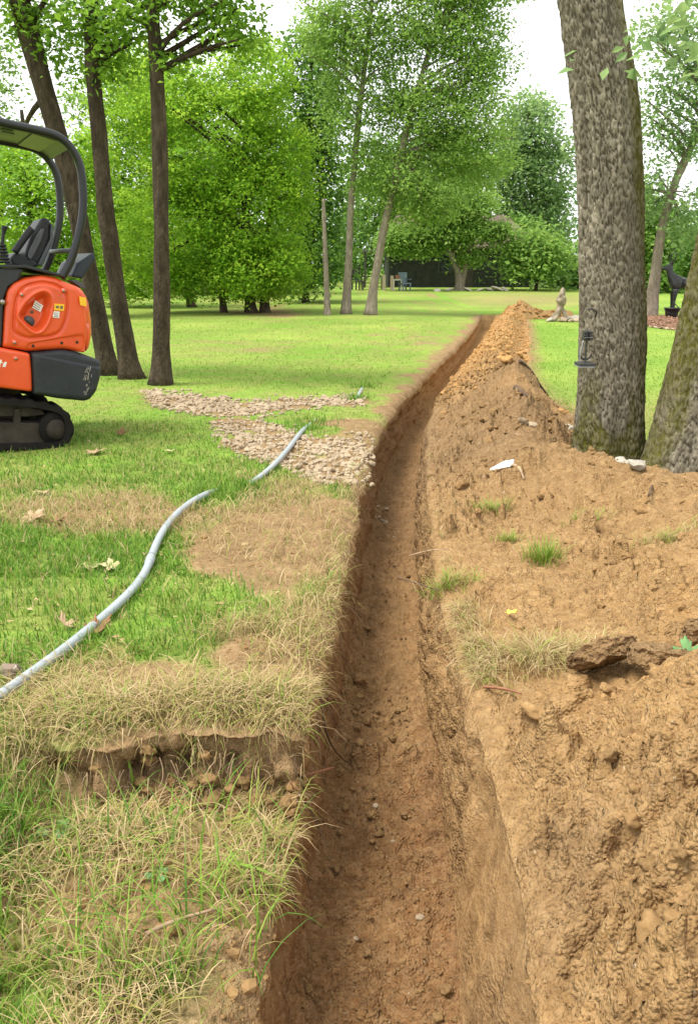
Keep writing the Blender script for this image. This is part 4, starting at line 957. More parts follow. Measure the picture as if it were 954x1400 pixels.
# porch things, a few pixels each
WOOD = plain('grey_wood', (.22, .17, .12), .85, .2, .3, 9); PALEWOOD = plain('pale_post_wood', (.42, .34, .24), .85, .2, .2, 9)
def gz(x, y): return float(lawn_z(np.array([float(x)]), np.array([float(y)]))[0])
def post(px, h, lab, Y=50):
    c = atY(px, 397, Y); z = gz(c.x, Y); o = box('wooden_post', (-.09, .09, -.09, .09, -.1, h), PALEWOOD, None, .01, (c.x, Y, z)); tag(o, lab, 'post')
post(524.5, .85, 'pale wooden post right of the leaning slim trunk'); post(535.5, .8, 'pale wooden post nearest the white porch board')
def chair(px, Y, mat, lab, s=1.0):
    c = atY(px, 397, Y); o = empty('lawn_chair', (c.x, Y, gz(c.x, Y)), (0, 0, .5)); tag(o, lab, 'chair')
    box('seat', (-.28, .28, -.26, .26, .36*s, .42*s), mat, o); box('backrest', (-.28, .28, .22, .28, .44*s, 1.0*s), mat, o)
    for x in (-.26, .20):
        for y in (-.25, .2): box('leg', (x, x+.06, y, y+.06, 0, .355*s), mat, o)
        box('armrest', (x-.02, x+.06, -.26, .2, .60*s, .64*s), mat, o)
chair(553, 50, plain('blue_grey_plastic', (.17, .23, .28), .5), 'blue grey lawn chair by the dark house wall')
chair(489, 50, plain('dark_bench_paint', (.03, .028, .025), .6), 'dark porch chair behind the slim upright trunk', 1.25)
def porch_board():
    c = atY(543, 397, 50); o = empty('porch_board', (c.x, 50, gz(c.x, 50))); tag(o, 'small white planter stand beside the blue grey lawn chair', 'planter')
    wm = plain('off_white_paint', (.55, .52, .46), .7); box('tray', (-.26, .26, -.15, .15, .55, .62), wm, o)
    for x in (-.24, .18): box('leg', (x, x+.06, -.13, .13, 0, .548), wm, o)
    box('pot', (-.12, .12, -.1, .1, .622, .85), plain('clay_pot', (.25, .12, .07), .8), o)
porch_board()
def bench():
    c = atY(508, 397, 51); o = empty('porch_table', (c.x, 51, gz(c.x, 51))); tag(o, 'dark low table between the two slim pale trunks', 'table')
    dm = plain('dark_stained_wood', (.05, .04, .033), .6); box('tabletop', (-.7, .7, -.35, .35, .68, .74), dm, o)
    for x in (-.62, .55):
        for y in (-.3, .24): box('leg', (x, x+.07, y, y+.07, 0, .678), dm, o)
bench()
for k, (px, py, sz_, lab) in enumerate(((690, 396, .26, 'grey border stone at the right end of the row before the house'), (680, 393, .3, 'largest grey stone raised at the back of the border before the house'), (668, 395, .24, 'flat grey border stone left of the largest one before the house'),
        (640, 399, .22, 'grey border stone just right of the stout yard tree trunk'), (612, 399, .24, 'grey border stone just left of the stout yard tree trunk'), (598, 398, .2, 'grey border stone at the left end of the row before the house'), (655, 398, .18, 'small grey border stone midway between the yard tree and the raised stones'))):
    c = atY(px, py, 49); z = gz(c.x, 49)
    o = place(gstones[k % 5], 'field_stone', c.x, 49, z+sz_*.3, sz_*1.3, None, .55); tag(o, lab, 'stone', 'border stones in front of the house')

# ------------------------------------------------------------------ mulch bed, deer, bucket, stump, border stones
def mulch():
    nu, nv = 60, 14; a = np.linspace(0, 2*np.pi, nu, endpoint=False)[:, None]; r = np.linspace(0, 1, nv)[None, :]
    rr = r*(1+.06*np.sin(a*3+1)+.04*np.sin(a*7)); x = 9.6+2.0*rr*np.cos(a); yv = 24.3+3.6*rr*np.sin(a)
    z = lawn_z(x, yv)+.07*(1-r**4)+.012+.02*fbm(x*5, yv*5, seed=501)*(1-r)
    V = np.stack([x, yv, z], -1).reshape(-1, 3); i = np.arange(nu)[:, None]*nv; j = np.arange(nv-1)[None, :]; i2 = ((np.arange(nu)+1) % nu)[:, None]*nv
    F = np.stack([i+j, i+j+1, i2+j+1, i2+j], -1).reshape(-1, 4)
    o = mesh_np('mulch_bed', V, F, plain('red_brown_mulch', (.20, .115, .075), .95, .1, .5, 14, .8)); tag(o, 'oval bed of red brown mulch between the two big oak trunks', 'mulch bed')
    n = 1500; P = rng.random((n, 2)); a = P[:, 0]*6.28; r = np.sqrt(P[:, 1])*.97
    x, yv = 9.6+2.0*r*np.cos(a), 24.3+3.6*r*np.sin(a); sz = rng.uniform(.02, .05, n)
    tag(scatter_mass('bark_chips', np.stack([x, yv, lawn_z(x, yv)+.08*(1-r**4)+.012], -1), sz, o, plain('bark_chips', (.22, .13, .085), .95, .1, .5, 9)), kind='stuff')
    for k in range(46):
        a = -np.pi*(.03+.94*k/45); x, yv = 9.6+2.03*math.cos(a), 24.3+3.65*math.sin(a)
        place(stones[k % 6], 'edging_stone', x, yv, gz(x, yv)+.03, random.uniform(.055, .085), o, .7)
mulch()
BLACK = plain('black_cast_metal', (.022, .021, .024), .45, .5, .3, 6)
def deer():
    c = atY(914, 432, 27.0); o = empty('deer_statue', (c.x+.02, 27.0, gz(c.x, 27)+.05)); tag(o, 'black antlered deer statue standing at the back of the mulch bed', 'statue')
    J = [((.95, .02, .98), .20), ((.62, 0, .93), .19), ((.28, 0, .98), .20), ((.08, 0, 1.02), .20), ((-.06, 0, 1.16), .155), ((-.13, 0, 1.32), .105), ((-.16, 0, 1.45), .09), ((-.28, 0, 1.44), .062), ((-.40, 0, 1.39), .04)]
    E = [(i, i+1) for i in range(8)]
    def leg(root, pts):
        p = root
        for q in pts: J.append(q); E.append((p, len(J)-1)); p = len(J)-1
    for s in (-.1, .1):
        leg(3, [((.06, s, .72), .085), ((.05, s, .45), .045), ((.06, s, .10), .032), ((.02, s, .02), .038)])
        leg(0, [((1.0, s, .68), .10), ((1.10, s, .46), .05), ((1.04, s, .12), .034), ((1.0, s, .02), .04)])
    leg(0, [((1.16, 0, 1.0), .06), ((1.24, 0, .88), .03)])
    leg(6, [((-.10, .07, 1.55), .025), ((-.06, .12, 1.60), .012)]); leg(6, [((-.10, -.07, 1.55), .025), ((-.06, -.12, 1.60), .012)])
    me = bpy.data.meshes.new('body'); me.from_pydata([j[0] for j in J], E, []); b = link('body', me, BLACK, o)
    m = b.modifiers.new('skin', 'SKIN'); sv = me.skin_vertices[0].data if me.skin_vertices else None
    if sv:
        for i, j in enumerate(J): sv[i].radius = (j[1], j[1])
        sv[0].use_root = True
    su = b.modifiers.new('sub', 'SUBSURF'); su.levels = 1; su.render_levels = 1
    for s in (-1, 1):
        pr = [tube_arrays(smooth_path([(-.15, .03*s, 1.5), (-.10, .12*s, 1.66), (-.02, .2*s, 1.74), (-.10, .25*s, 1.92), (-.2, .22*s, 2.02)], 12), np.linspace(.022, .008, 12), 6)]
        for a, e in (((-.06, .16*s, 1.70), (-.22, .18*s, 1.84)), ((-.05, .22*s, 1.82), (.10, .30*s, 1.95)), ((-.11, .10*s, 1.62), (-.25, .10*s, 1.70))):
            pr.append(tube_arrays(smooth_path([a, ((a[0]+e[0])/2, a[1], (a[2]+e[2])/2), e], 5), np.linspace(.014, .006, 5), 5))
        mesh_np('antler', *join(pr), BLACK, o)
deer()
def bucket():
    c = atY(917, 433, 26.0); z = gz(c.x, 26)+.06; o = empty('garden_pot', (c.x, 26.0, z)); tag(o, 'black plastic bucket on the mulch in front of the deer statue', 'bucket')
    n = 24; prof = [(0, 0), (.15, 0), (.17, .06), (.215, .27), (.235, .27), (.235, .30), (.205, .30), (.16, .06), (0, .05)]
    a = np.linspace(0, 2*np.pi, n, endpoint=False); V = np.array([[r*math.cos(t), r*math.sin(t), h] for r, h in prof for t in a])
    i = np.arange(len(prof)-1)[:, None]*n; j = np.arange(n)[None, :]; jn = (j+1) % n
    mesh_np('body', V, np.stack([i+j, i+jn, i+n+jn, i+n+j], -1).reshape(-1, 4), plain('black_plastic', (.018, .018, .02), .4), o)
    tube('handle', [(-.23, 0, .27), (-.2, -.08, .17), (0, -.25, .12), (.2, -.08, .17), (.23, 0, .27)], .008, BLACK, o, 6, 16)
bucket()
for lab, a, b in (('thin stake slanting right, crossed under the deer statue', (919, 412), (944, 430)), ('thin stake slanting left, crossed under the deer statue', (944, 418), (928, 430))):
    p, q = atY(a[0], a[1], 25.2), atY(b[0], b[1], 25.2); q.z = gz(q.x, 25.2)+.04
    o = tube('garden_stake', [p-q, (p-q)*.5, (0, 0, 0)], .014, BLACK, None, 6, 8); o.location = q; tag(o, lab, 'stake')
DRIFT = bark_mat('driftwood', (.20, .155, .11), (.48, .40, .30), vs=6)
def stump():
    c = G(768, 442); x0, y0 = c.x, 25.3; z = gz(x0, y0); o = empty('driftwood_stump', (x0, y0, z)); tag(o, 'upright weathered driftwood stump on the pile of pale rocks', 'driftwood')
    ps = [tube_arrays(smooth_path([(-.06, 0, -.05), (.08, 0, .18), (.20, .02, .38), (.22, .02, .52)], 14), [.13, .11, .10, .095, .09, .085, .08, .08, .085, .09, .09, .09, .09, .09], 14, .5, 3),
          tube_arrays(smooth_path([(.42, .0, .0), (.34, .02, .18), (.25, .03, .36), (.22, .02, .46)], 10), np.linspace(.05, .06, 10), 10, .5, 5)]
    mesh_np('trunk', *join(ps), DRIFT, o)
    kn = tube_arrays(smooth_path([(.21, .02, .47), (.22, .0, .60), (.23, .02, .74), (.24, .03, .95)], 14), [.08, .10, .125, .135, .135, .13, .12, .115, .10, .09, .075, .06, .045, .02], 16, .55, 9)
    mesh_np('knot', *join([kn]), DRIFT, o)
    for i, (dx, dy, s) in enumerate(((-.12, -.15, .13), (.30, -.10, .15), (.50, .0, .17), (.62, -.2, .14), (.78, .05, .16), (.45, -.3, .12), (.95, -.12, .15), (.18, -.22, .10), (.7, .2, .2), (.40, .25, .2))):
        r_ = place(stones[i % 6] if i % 2 else gstones[i % 5], 'rock', x0+dx, y0+dy, z+s*.35, s, None, .8); tag(r_, 'pale rock heaped around the driftwood stump', 'rock', 'rocks around the driftwood stump')
stump()
# rocks at the foot of the oaks
for i, (px, py, s, lab) in enumerate(((850, 640, .07, 'rounded grey rock at the foot of the big mossy trunk'), (872, 637, .085, 'largest flat grey rock wedged between the two oak trunks'), (858, 652, .06, 'pale rock just in front of the flat grey rock between the oaks'),
        (870, 655, .065, 'pale mossy rock touching the leaning oak'), (845, 652, .05, 'small pale rock half buried at the dirt edge by the oaks'), (775, 592, .06, 'pale rock left of the big mossy trunk beside the dirt'),
        (785, 600, .05, 'small rock tucked against the left foot of the big mossy trunk'), (868, 668, .06, 'small tan rock against the dirt below the leaning oak'))):
    c = G(px, py, .05); z = float(H_right(np.array([c.x]), np.array([c.y]))[0]); tag(place(gstones[i % 5], 'rock', c.x, c.y, z+s*.45, s*1.15, None, .8), lab, 'rock', 'rocks at the foot of the oaks')

# bracket on the big trunk
def bracket():
    Yb_ = 6.40; k = mpp(Yb_, 1.0)
    def p(px, py): v = atY(px, py, Yb_); return v
    b0 = p(799, 497); o = empty('trunk_bracket', b0); tag(o, 'black metal bracket with a small shelf screwed to the big mossy trunk', 'bracket')
    def bx(name, x0, x1, y0, y1, d0, d1, mat, par):
        a, c = p(x0, y1)-b0, p(x1, y0)-b0; return box(name, (a.x, c.x, d0, d1, a.z, c.z), mat, par, .003)
    dm = plain('dark_iron', (.03, .032, .03), .5, .5, .3); gm = plain('worn_steel', (.30, .32, .32), .4, .5, .2, metal=.6)
    bx('shelf', 787, 809, 495, 499, -.10, .06, dm, o); bx('shelf_edge', 786, 808, 499.3, 500.5, -.105, .05, gm, o)
    bx('post', 797.5, 801.5, 464, 494.6, -.03, .0, dm, o)
    tube('side_rod', [p(797, 466)-b0, p(794, 478)-b0, p(792, 486)-b0, p(793, 491)-b0], .006, gm, o, 8, 16)
    tube('hook', [p(793, 486)-b0, p(795, 490.5)-b0, p(800, 492)-b0, p(806, 489)-b0, p(808, 484)-b0], .007, dm, o, 8, 16)
    bx('head_plate', 797, 807, 452, 465.5, -.012, .05, dm, o)
    for y in (452.5, 456.5, 461):
        for x in (796, 803): bx('clamp_block', x, x+5, y, y+3, -.05, -.014, dm, o)
    bx('cross_strip', 795.5, 807, 460.4, 460.9, -.056, -.052, gm, o)
    q = p(804, 422); h = tube('bark_hook', [p(815, 434)-q+Vector((0, .06, 0)), p(815, 426)-q, p(810, 423)-q, p(804, 421.5)-q, p(802, 423)-q], .006, dm, None, 8, 16); h.location = q+Vector((0, -.02, 0)); tag(h, 'thin rusty wire hook on the big mossy trunk above the bracket', 'hook')
bracket()

# ------------------------------------------------------------------ small things lying about
def leaf_thing(px, py, z, size, mat, label, rz=0, curl=.12, lobes=5, side='L', tilt=0):
    c = G(px, py, z); H = H_left if side == 'L' else H_right; zz = float(H(np.array([c.x]), np.array([c.y]))[0])
    n = 80; a = np.linspace(0, 2*np.pi, n, endpoint=False); r = (.40+.60*np.abs(np.cos(a*lobes/2))**1.1)*(.80+.20*np.cos(a)); r *= 1+.09*np.sign(np.sin(a*17))
    x, yv = r*np.cos(a), r*np.sin(a)*.8
    V = [[0, 0, 0]]+[[u*.5, v*.5, 0] for u, v in zip(x, yv)]+[[u, v, 0] for u, v in zip(x, yv)]
    V = np.array(V)*size; V[:, 2] = curl*(V[:, 0]**2+1.4*V[:, 1]**2)/size + .12*size*vn(V[:, 0]/size*2.3+px, V[:, 1]/size*2.3)
    T3 = np.array([[0, 1+i, 1+(i+1) % n] for i in range(n)]); Q4 = np.array([[1+i, 1+n+i, 1+n+(i+1) % n, 1+(i+1) % n] for i in range(n)])
    o = mesh_np('fallen_leaf', V, [Q4, T3], mat, None, True); o.location = (c.x, c.y, zz+.025); o.rotation_euler = (tilt, random.uniform(-.2, .2), rz)
    o.scale = (1.25, 1.25, 1.25)
    so = o.modifiers.new('thick', 'SOLIDIFY'); so.thickness = .0012
    tag(o, label, 'leaf', 'fallen leaves'); return o
TANLEAF = plain('tan_leaf', (.36, .25, .15), .8, .2, .2, 20); PALELEAF = plain('pale_yellow_leaf', (.42, .38, .19), .7, .2, .15, 20)
BRNLEAF = plain('brown_leaf', (.22, .12, .06), .8, .2, .3, 20); GRNLEAF = plain('green_leaf', (.12, .25, .085), .6, .3, .2, 20); YELLEAF = plain('yellow_leaf', (.75, .55, .08), .7)
leaf_thing(125, 773, .03, .062, PALELEAF, 'pale yellow leaf on the grass left of the conduit bend', .2); leaf_thing(152, 774, .03, .055, PALELEAF, 'pale yellow leaf overlapping its twin beside the conduit', 1.9)
leaf_thing(90, 852, .04, .05, TANLEAF, 'tan curled leaf leaning on the conduit in the near grass', 2.3, .5, tilt=.5); leaf_thing(128, 850, .07, .055, BRNLEAF, 'dark brown shrivelled leaf lying across the conduit', .7, .8, tilt=.3)
leaf_thing(45, 706, .03, .085, TANLEAF, 'large tan leaf on the dead grass at the left picture edge', -.5, .22, tilt=.35); leaf_thing(78, 712, .03, .06, BRNLEAF, 'brown leaf right of the large tan leaf', .8, .6)
leaf_thing(165, 594, .02, .06, BRNLEAF, 'single red brown leaf on the grass right of the excavator track', .1, .6, tilt=.4); leaf_thing(128, 619, .02, .08, TANLEAF, 'pale tan leaf on the grass just below the excavator track', .3); leaf_thing(56, 674, .02, .06, TANLEAF, 'small pale leaf above the large tan leaf', 1)
leaf_thing(230, 616, .02, .05, PALELEAF, 'small pale leaf on the green lawn left of the limestone bed', .4)
leaf_thing(697, 831, .06, .03, YELLEAF, 'tiny bright yellow leaf on the flattened dirt', .5, .1, side='R')
o = leaf_thing(943, 858, .30, .075, GRNLEAF, 'fresh green lobed leaf on the dirt at the right picture edge', .3, .06, side='R', tilt=.7)
# loose stones
def stone_on(px, py, z, s, H, label, me=None, flat=.8, grp=None, cat='stone'):
    c = G(px, py, z); zz = float(H(np.array([c.x]), np.array([c.y]))[0]); o = place(me or random.choice(stones), 'stone', c.x, c.y, zz+s*.3, s, None, flat); tag(o, label, cat, grp); return o
FS = 'stones on the trench floor'
for px, py, s, lab in ((513, 1106, .017, 'pale stone on the trench floor, farthest of the four'), (537, 1155, .015, 'pale pebble on the trench floor right of centre'), (573, 1262, .019, 'round pale stone on the near trench floor'), (486, 1297, .014, 'small pale stone on the near left trench floor'), (523, 718, .03, 'white stones patch marker in the trench far floor')):
    if py < 1000: continue
    stone_on(px, py, -.62, s, floor_z, lab, grp=FS)
for k in range(9):
    stone_on(random.uniform(508, 540), random.uniform(700, 735), -.62, random.uniform(.02, .035), floor_z, 'small pale stone in the group on the far trench floor', grp='pale stones far along the trench floor')
stone_on(714, 574, .35, .055, H_right, 'white stone near the crest of the brown heap'); stone_on(727, 577, .33, .05, H_right, 'white flat stone right of the other white stone near the heap crest', flat=.5)
stone_on(695, 632, .25, .035, H_right, 'small white stone below the white shard on the heap')
stone_on(735, 946, .12, .055, H_right, 'rounded tan stone at the trench lip below the straw clump', random.choice(clodT))
def big_stone():
    c = G(15, 915, .04); o = place(gstones[0], 'stone', c.x, c.y, .035, .055, None, .9, .6); tag(o, 'brown stone with white streaks behind the conduit at the left edge', 'stone')
    o.data = o.data.copy(); o.data.materials.clear(); b = MB('streaked_stone', .7, .3); b.color(b.ramp(b.noise(2.2, 3, .5, dist=1.2), [(.5, (.19, .14, .105)), (.62, (.24, .18, .14)), (.66, (.66, .62, .56))])); o.data.materials.append(b.m)
big_stone()
def shard():
    c = G(690, 588, .4); z = float(H_right(np.array([c.x]), np.array([c.y]))[0]); bm = bmesh.new()
    a = [(-.09, -.02), (.05, .0), (.09, .02), (.085, .034), (.02, .016)]; lo = [bm.verts.new((x, .02*i, y)) for i, (x, y) in enumerate(a)]; hi = [bm.verts.new((x, .02*i+.008, y+.01)) for i, (x, y) in enumerate(a)]
    bm.faces.new(lo); bm.faces.new(hi[::-1])
    for i in range(5): bm.faces.new((lo[i], hi[i], hi[(i+1) % 5], lo[(i+1) % 5]))
    o = from_bm('plastic_shard', bm, plain('white_plastic', (.7, .68, .66), .5), None, False, 0, (c.x, c.y, z+.04)); tag(o, 'long white plastic shard sticking out of the brown heap', 'shard')
shard()
# soil slab with the dark gap below it
def slab_clod(name, px, py, dims, rot, label, mat, lift):
    c = G(px, py, .1); z = float(H_right(np.array([c.x]), np.array([c.y]))[0])
    bm = bmesh.new(); bmesh.ops.create_cube(bm, size=1); bmesh.ops.subdivide_edges(bm, edges=bm.edges[:], cuts=22, use_grid_fill=True)
    for v in bm.verts:
        q = np.array([v.co.x*dims[0], v.co.y*dims[1], v.co.z*dims[2]]); k = q*14+px
        d = [float(fbm(np.array([k[0]]), np.array([k[1]]), np.array([k[2]]), seed=600+i, o=4)[0]) for i in range(3)]
        e = (abs(v.co.x)*2)**6; v.co = Vector((q[0]*(1-.22*(abs(v.co.y)*2)**3), q[1]*(1-.2*(abs(v.co.x)*2)**4), q[2]*(1-.45*e)))+Vector(d)*.022+Vector([float(fbm(np.array([k[0]*4.5]), np.array([k[1]*4.5]), np.array([k[2]*4.5]), seed=610+i, o=3)[0]) for i in range(3)])*.012
    o = from_bm(name, bm, SOIL, None, True, 0, (c.x, c.y, z+lift)); o.rotation_euler = rot
    at = o.data.attributes.new('brown', 'FLOAT', 'POINT'); at.data.foreach_set('value', np.full(len(o.data.vertices), .95, np.float32)); tag(o, label, 'soil slab'); return o
slab_clod('soil_slab', 822, 905, (.25, .16, .07), (R(-38), R(-14), R(8)), 'dark tilted slab of soil propped over a black hollow on the heap', CLOD_BRN, .075)
slab_clod('soil_slab', 905, 930, (.24, .18, .08), (R(-15), R(6), R(-12)), 'thick brown lump of soil right of the tilted slab', CLOD_BRN, .02)
slab_clod('soil_slab', 950, 885, (.10, .10, .10), (R(10), R(6), R(-12)), 'upright brown lump beside the green lobed leaf', CLOD_BRN, .03)
# sticks and roots
RED = plain('red_brown_root', (.22, .10, .055), .7, .2, .3, 20); DRYROOT = plain('dry_root', (.34, .24, .15), .85, .2, .3, 20); DKROOT = plain('dark_root', (.10, .065, .04), .85, .2, .3, 20)
def stick(pts, r, mat, label, name='stick', H=H_right, lift=.012):
    P = []
    for px, py, z in pts:
        c = G(px, py, z); zz = z if H is None else float(H(np.array([c.x]), np.array([c.y]))[0])+lift; P.append(Vector((c.x, c.y, zz)))
    o = tube(name, [p-P[0] for p in P], [r, r*.9, r*.5], mat, None, 7, 14); o.location = P[0]; tag(o, label, 'stick'); return o
stick([(660, 936, .03), (690, 939, .03), (713, 941, .05)], .006, RED, 'red brown root stub jutting over the trench lip by the straw clump', lift=.02)
stick([(708, 533, .3), (722, 543, .2), (735, 548, .15), (748, 552, .1)], .018, DKROOT, 'dark crooked stick on the right flank of the brown heap', lift=.03)
stick([(705, 528, .45), (712, 540, .4), (722, 552, .35)], .03, DKROOT, 'thick dark root on the crest of the brown heap', lift=.03)
stick([(885, 690, .2), (889, 680, .2), (891, 672, .2)], .008, DKROOT, 'short dark twig standing in the bank before the leaning oak', lift=.03)
stick([(700, 624, .2), (710, 632, .2), (717, 636, .2)], .012, DRYROOT, 'short pale stick on the heap below the white stones')
stick([(544, 790, -.05), (570, 797, -.02), (600, 808, .02)], .005, DKROOT, 'thin twig poking from the right lip over the trench', H=None)
stick([(560, 755, .0), (590, 740, .03), (612, 752, .03)], .004, DRYROOT, 'thin straw coloured root across the right trench lip', lift=.03)
stick([(412, 1062, -.18), (432, 1056, -.2), (457, 1049, -.25)], .006, RED, 'red brown root end jutting from the left trench wall', H=None)
stick([(205, 1345, -.2), (240, 1322, -.2), (300, 1300, -.2)], .006, DRYROOT, 'grey twig lying in the grass at the lower left', H=H_left, lift=.03)
def wall_root(k):
    Y = random.uniform(2.0, 4.6); z0 = random.uniform(-.10, -.3); x0 = float(xl(np.array([Y]))[0])+.0
    P = [np.array([x0-.03, Y, z0])]
    d = np.array([random.uniform(.25, .8), random.uniform(-.6, .6), random.uniform(-1.0, -.2)])
    for i in range(5): d = d+np.array([random.uniform(-.35, .2), random.uniform(-.4, .4), -.25]); P.append(P[-1]+d/np.linalg.norm(d)*random.uniform(.03, .055))
    tube('root', P, [random.uniform(.0018, .0035), .001], random.choice([DRYROOT, DKROOT, RED]), trench, 5, 18)
for k in range(34): wall_root(k)
tube('root', [G(440, 962, -.1), G(444, 1000, -.2), G(458, 1030, -.35), G(482, 1048, -.55)], [.005, .003], DKROOT, trench, 6, 20)
for k in range(26):                                                  # roots under the sod lip
    x0 = random.uniform(-.95, -.15); P = [np.array([x0, float(step_Y(np.array([x0]))[0])-.02, -.03-random.random()*.03])]
    for i in range(4): P.append(P[-1]+np.array([random.uniform(-.025, .025), random.uniform(-.03, .0), -random.uniform(.015, .04)]))
    tube('root', P, [.0022, .0008], random.choice([DRYROOT, DKROOT]), lawn, 5, 14)
for k in range(60):                                                  # clods broken from the cut step
    x0 = random.uniform(-.85, -.18); yy = float(step_Y(np.array([x0]))[0])-random.uniform(-.01, .17); s = random.uniform(.012, .034)
    zc = float(H_left(np.array([x0]), np.array([yy]))[0]); place(random.choice(clodB+clodT[:2]), 'clod', x0, yy, zc+s*.3+(random.uniform(0, .06) if k % 3 == 0 else 0), s, lawn)
# broad weeds in the near grass
def weed(px, py, z, n, size, label, blade=False):
    c = G(px, py, z); zz = float(H_left(np.array([c.x]), np.array([c.y]))[0]); o = empty('weed_plant', (c.x, c.y, zz)); tag(o, label, 'weed')
    for k in range(n):
        a = k*2.4+random.random(); e = np.array([math.cos(a), math.sin(a), random.uniform(.7, 1.5)])*size
        tube('stem', [(0, 0, 0), tuple(e*.5+np.array([0, 0, .2*size])), tuple(e)], .0012, GRNLEAF, o, 5, 8)
        m = 14; t = np.linspace(0, 2*np.pi, m, endpoint=False); V = np.array([[.0, 0, 0]]+[[math.cos(q)*size*.55, math.sin(q)*size*.42*(1+.15*math.cos(q*7)), .12*size*math.cos(2*q)] for q in t])
        lf = mesh_np('leaf', V, np.array([[0, 1+i, 1+(i+1) % m] for i in range(m)]), GRNLEAF, o, True); lf.location = tuple(e); lf.rotation_euler = (random.uniform(-.5, .5), random.uniform(-.5, .5), a)
weed(72, 1112, -.05, 4, .035, 'light green broad leaved weed in the near left grass'); weed(218, 1252, -.2, 4, .022, 'small bright clover like weed in the near straw'); weed(120, 1385, -.2, 4, .025, 'low green weed at the bottom picture edge')
weed(90, 895, .0, 3, .02, 'tiny lime green weed beside the conduit')
def long_blade(pts, wd, label):
    P = smooth_path([list(G(*p)) for p in pts], 16); b0 = P[0].copy(); P = P-b0; t = np.linspace(0, 1, 16); d = np.gradient(P, axis=0); s = np.cross(d, [0, 0, 1]); s /= np.linalg.norm(s, axis=1)[:, None]
    wv = wd*np.sin(np.pi*np.clip(t*.85+.12, 0, 1))[:, None]; V = np.vstack([P-s*wv, P+np.array([0, 0, -.25])*wv, P+s*wv]); i = np.arange(15)
    F = np.vstack([np.stack([i, i+1, i+17, i+16], -1), np.stack([i+16, i+17, i+33, i+32], -1)])
    o = mesh_np('wild_grass', V, F, GRASS, None, True, dict(tone=np.full(48, .36))); o.location = b0; tag(o, label, 'grass blade')
long_blade([(262, 1195, -.2), (290, 1175, -.1), (340, 1182, -.06), (372, 1195, -.08), (398, 1207, -.12)], .006, 'long wide grass blade arching over the near trench edge')
long_blade([(190, 1100, -.2), (182, 1070, -.12), (177, 1045, -.06), (173, 1026, -.02)], .005, 'upright lone grass blade in front of the dark cut sod')
long_blade([(255, 1205, -.2), (245, 1170, -.12), (242, 1160, -.09)], .004, 'short green blade at the root of the long arching blade')

# ------------------------------------------------------------------ excavator
ORANGE = MB('orange_paint', .32, .5)
_n = ORANGE.noise(5, 5, .6); ORANGE.color(ORANGE.ramp(_n, [(.3, (.66, .070, .012)), (.7, (.76, .092, .018))])); ORANGE.color(ORANGE.mix(ORANGE.ramp(ORANGE.noise(7, 8, .8), [(.56, 0.), (.74, .5)]), ORANGE.ramp(_n, [(.3, (.66, .070, .012)), (.7, (.76, .092, .018))]), (.22, .13, .07))); ORANGE.bump(ORANGE.noise(60, 2), .03, .01); ORANGE.b.inputs['Coat Weight'].default_value = .25; ORANGE = ORANGE.m
MBK = MB('black_cast_counterweight', .55, .4)
_n = MBK.noise(4, 5, .65); MBK.color(MBK.mix(MBK.ramp(MBK.noise(9, 6, .75, (1, 1, .6)), [(.60, 0.), (.72, .35)]), MBK.ramp(_n, [(.3, (.011, .0135, .016)), (.7, (.023, .027, .031))]), (.12, .105, .085))); MBK.bump(MBK.noise(40, 3), .15, .01); MBK = MBK.m
TUBEBK = plain('black_satin_paint', (.008, .0095, .0105), .38, .5, .2, 6); DKPANEL = plain('dark_grey_panel', (.026, .028, .033), .5, .4, .15, 4); RUBBER = plain('dusty_rubber', (.014, .0125, .011), .9, .2, .4, 7, .3)
TRACKST = plain('muddy_track_steel', (.045, .036, .027), .85, .3, .4, 7, .3); SEATM = plain('black_vinyl', (.012, .0125, .014), .5, .4, .15); GREYPL = plain('grey_plastic', (.075, .08, .085), .5, .4, .1); STEEL = plain('bolt_steel', (.35, .30, .27), .35, .5, .2, metal=.8)
YSTICK = plain('yellow_sticker', (.85, .48, .02), .4, .4, .06); WSTICK = plain('white_sticker', (.75, .72, .68), .4, .4, .06); DKSTICK = plain('sticker_print', (.12, .10, .08), .5); LIGHTGREY = plain('pale_roof_panel', (.10, .11, .055), .4)
SCRAPE = plain('scraped_metal', (.46, .42, .34), .6, .4, .2)
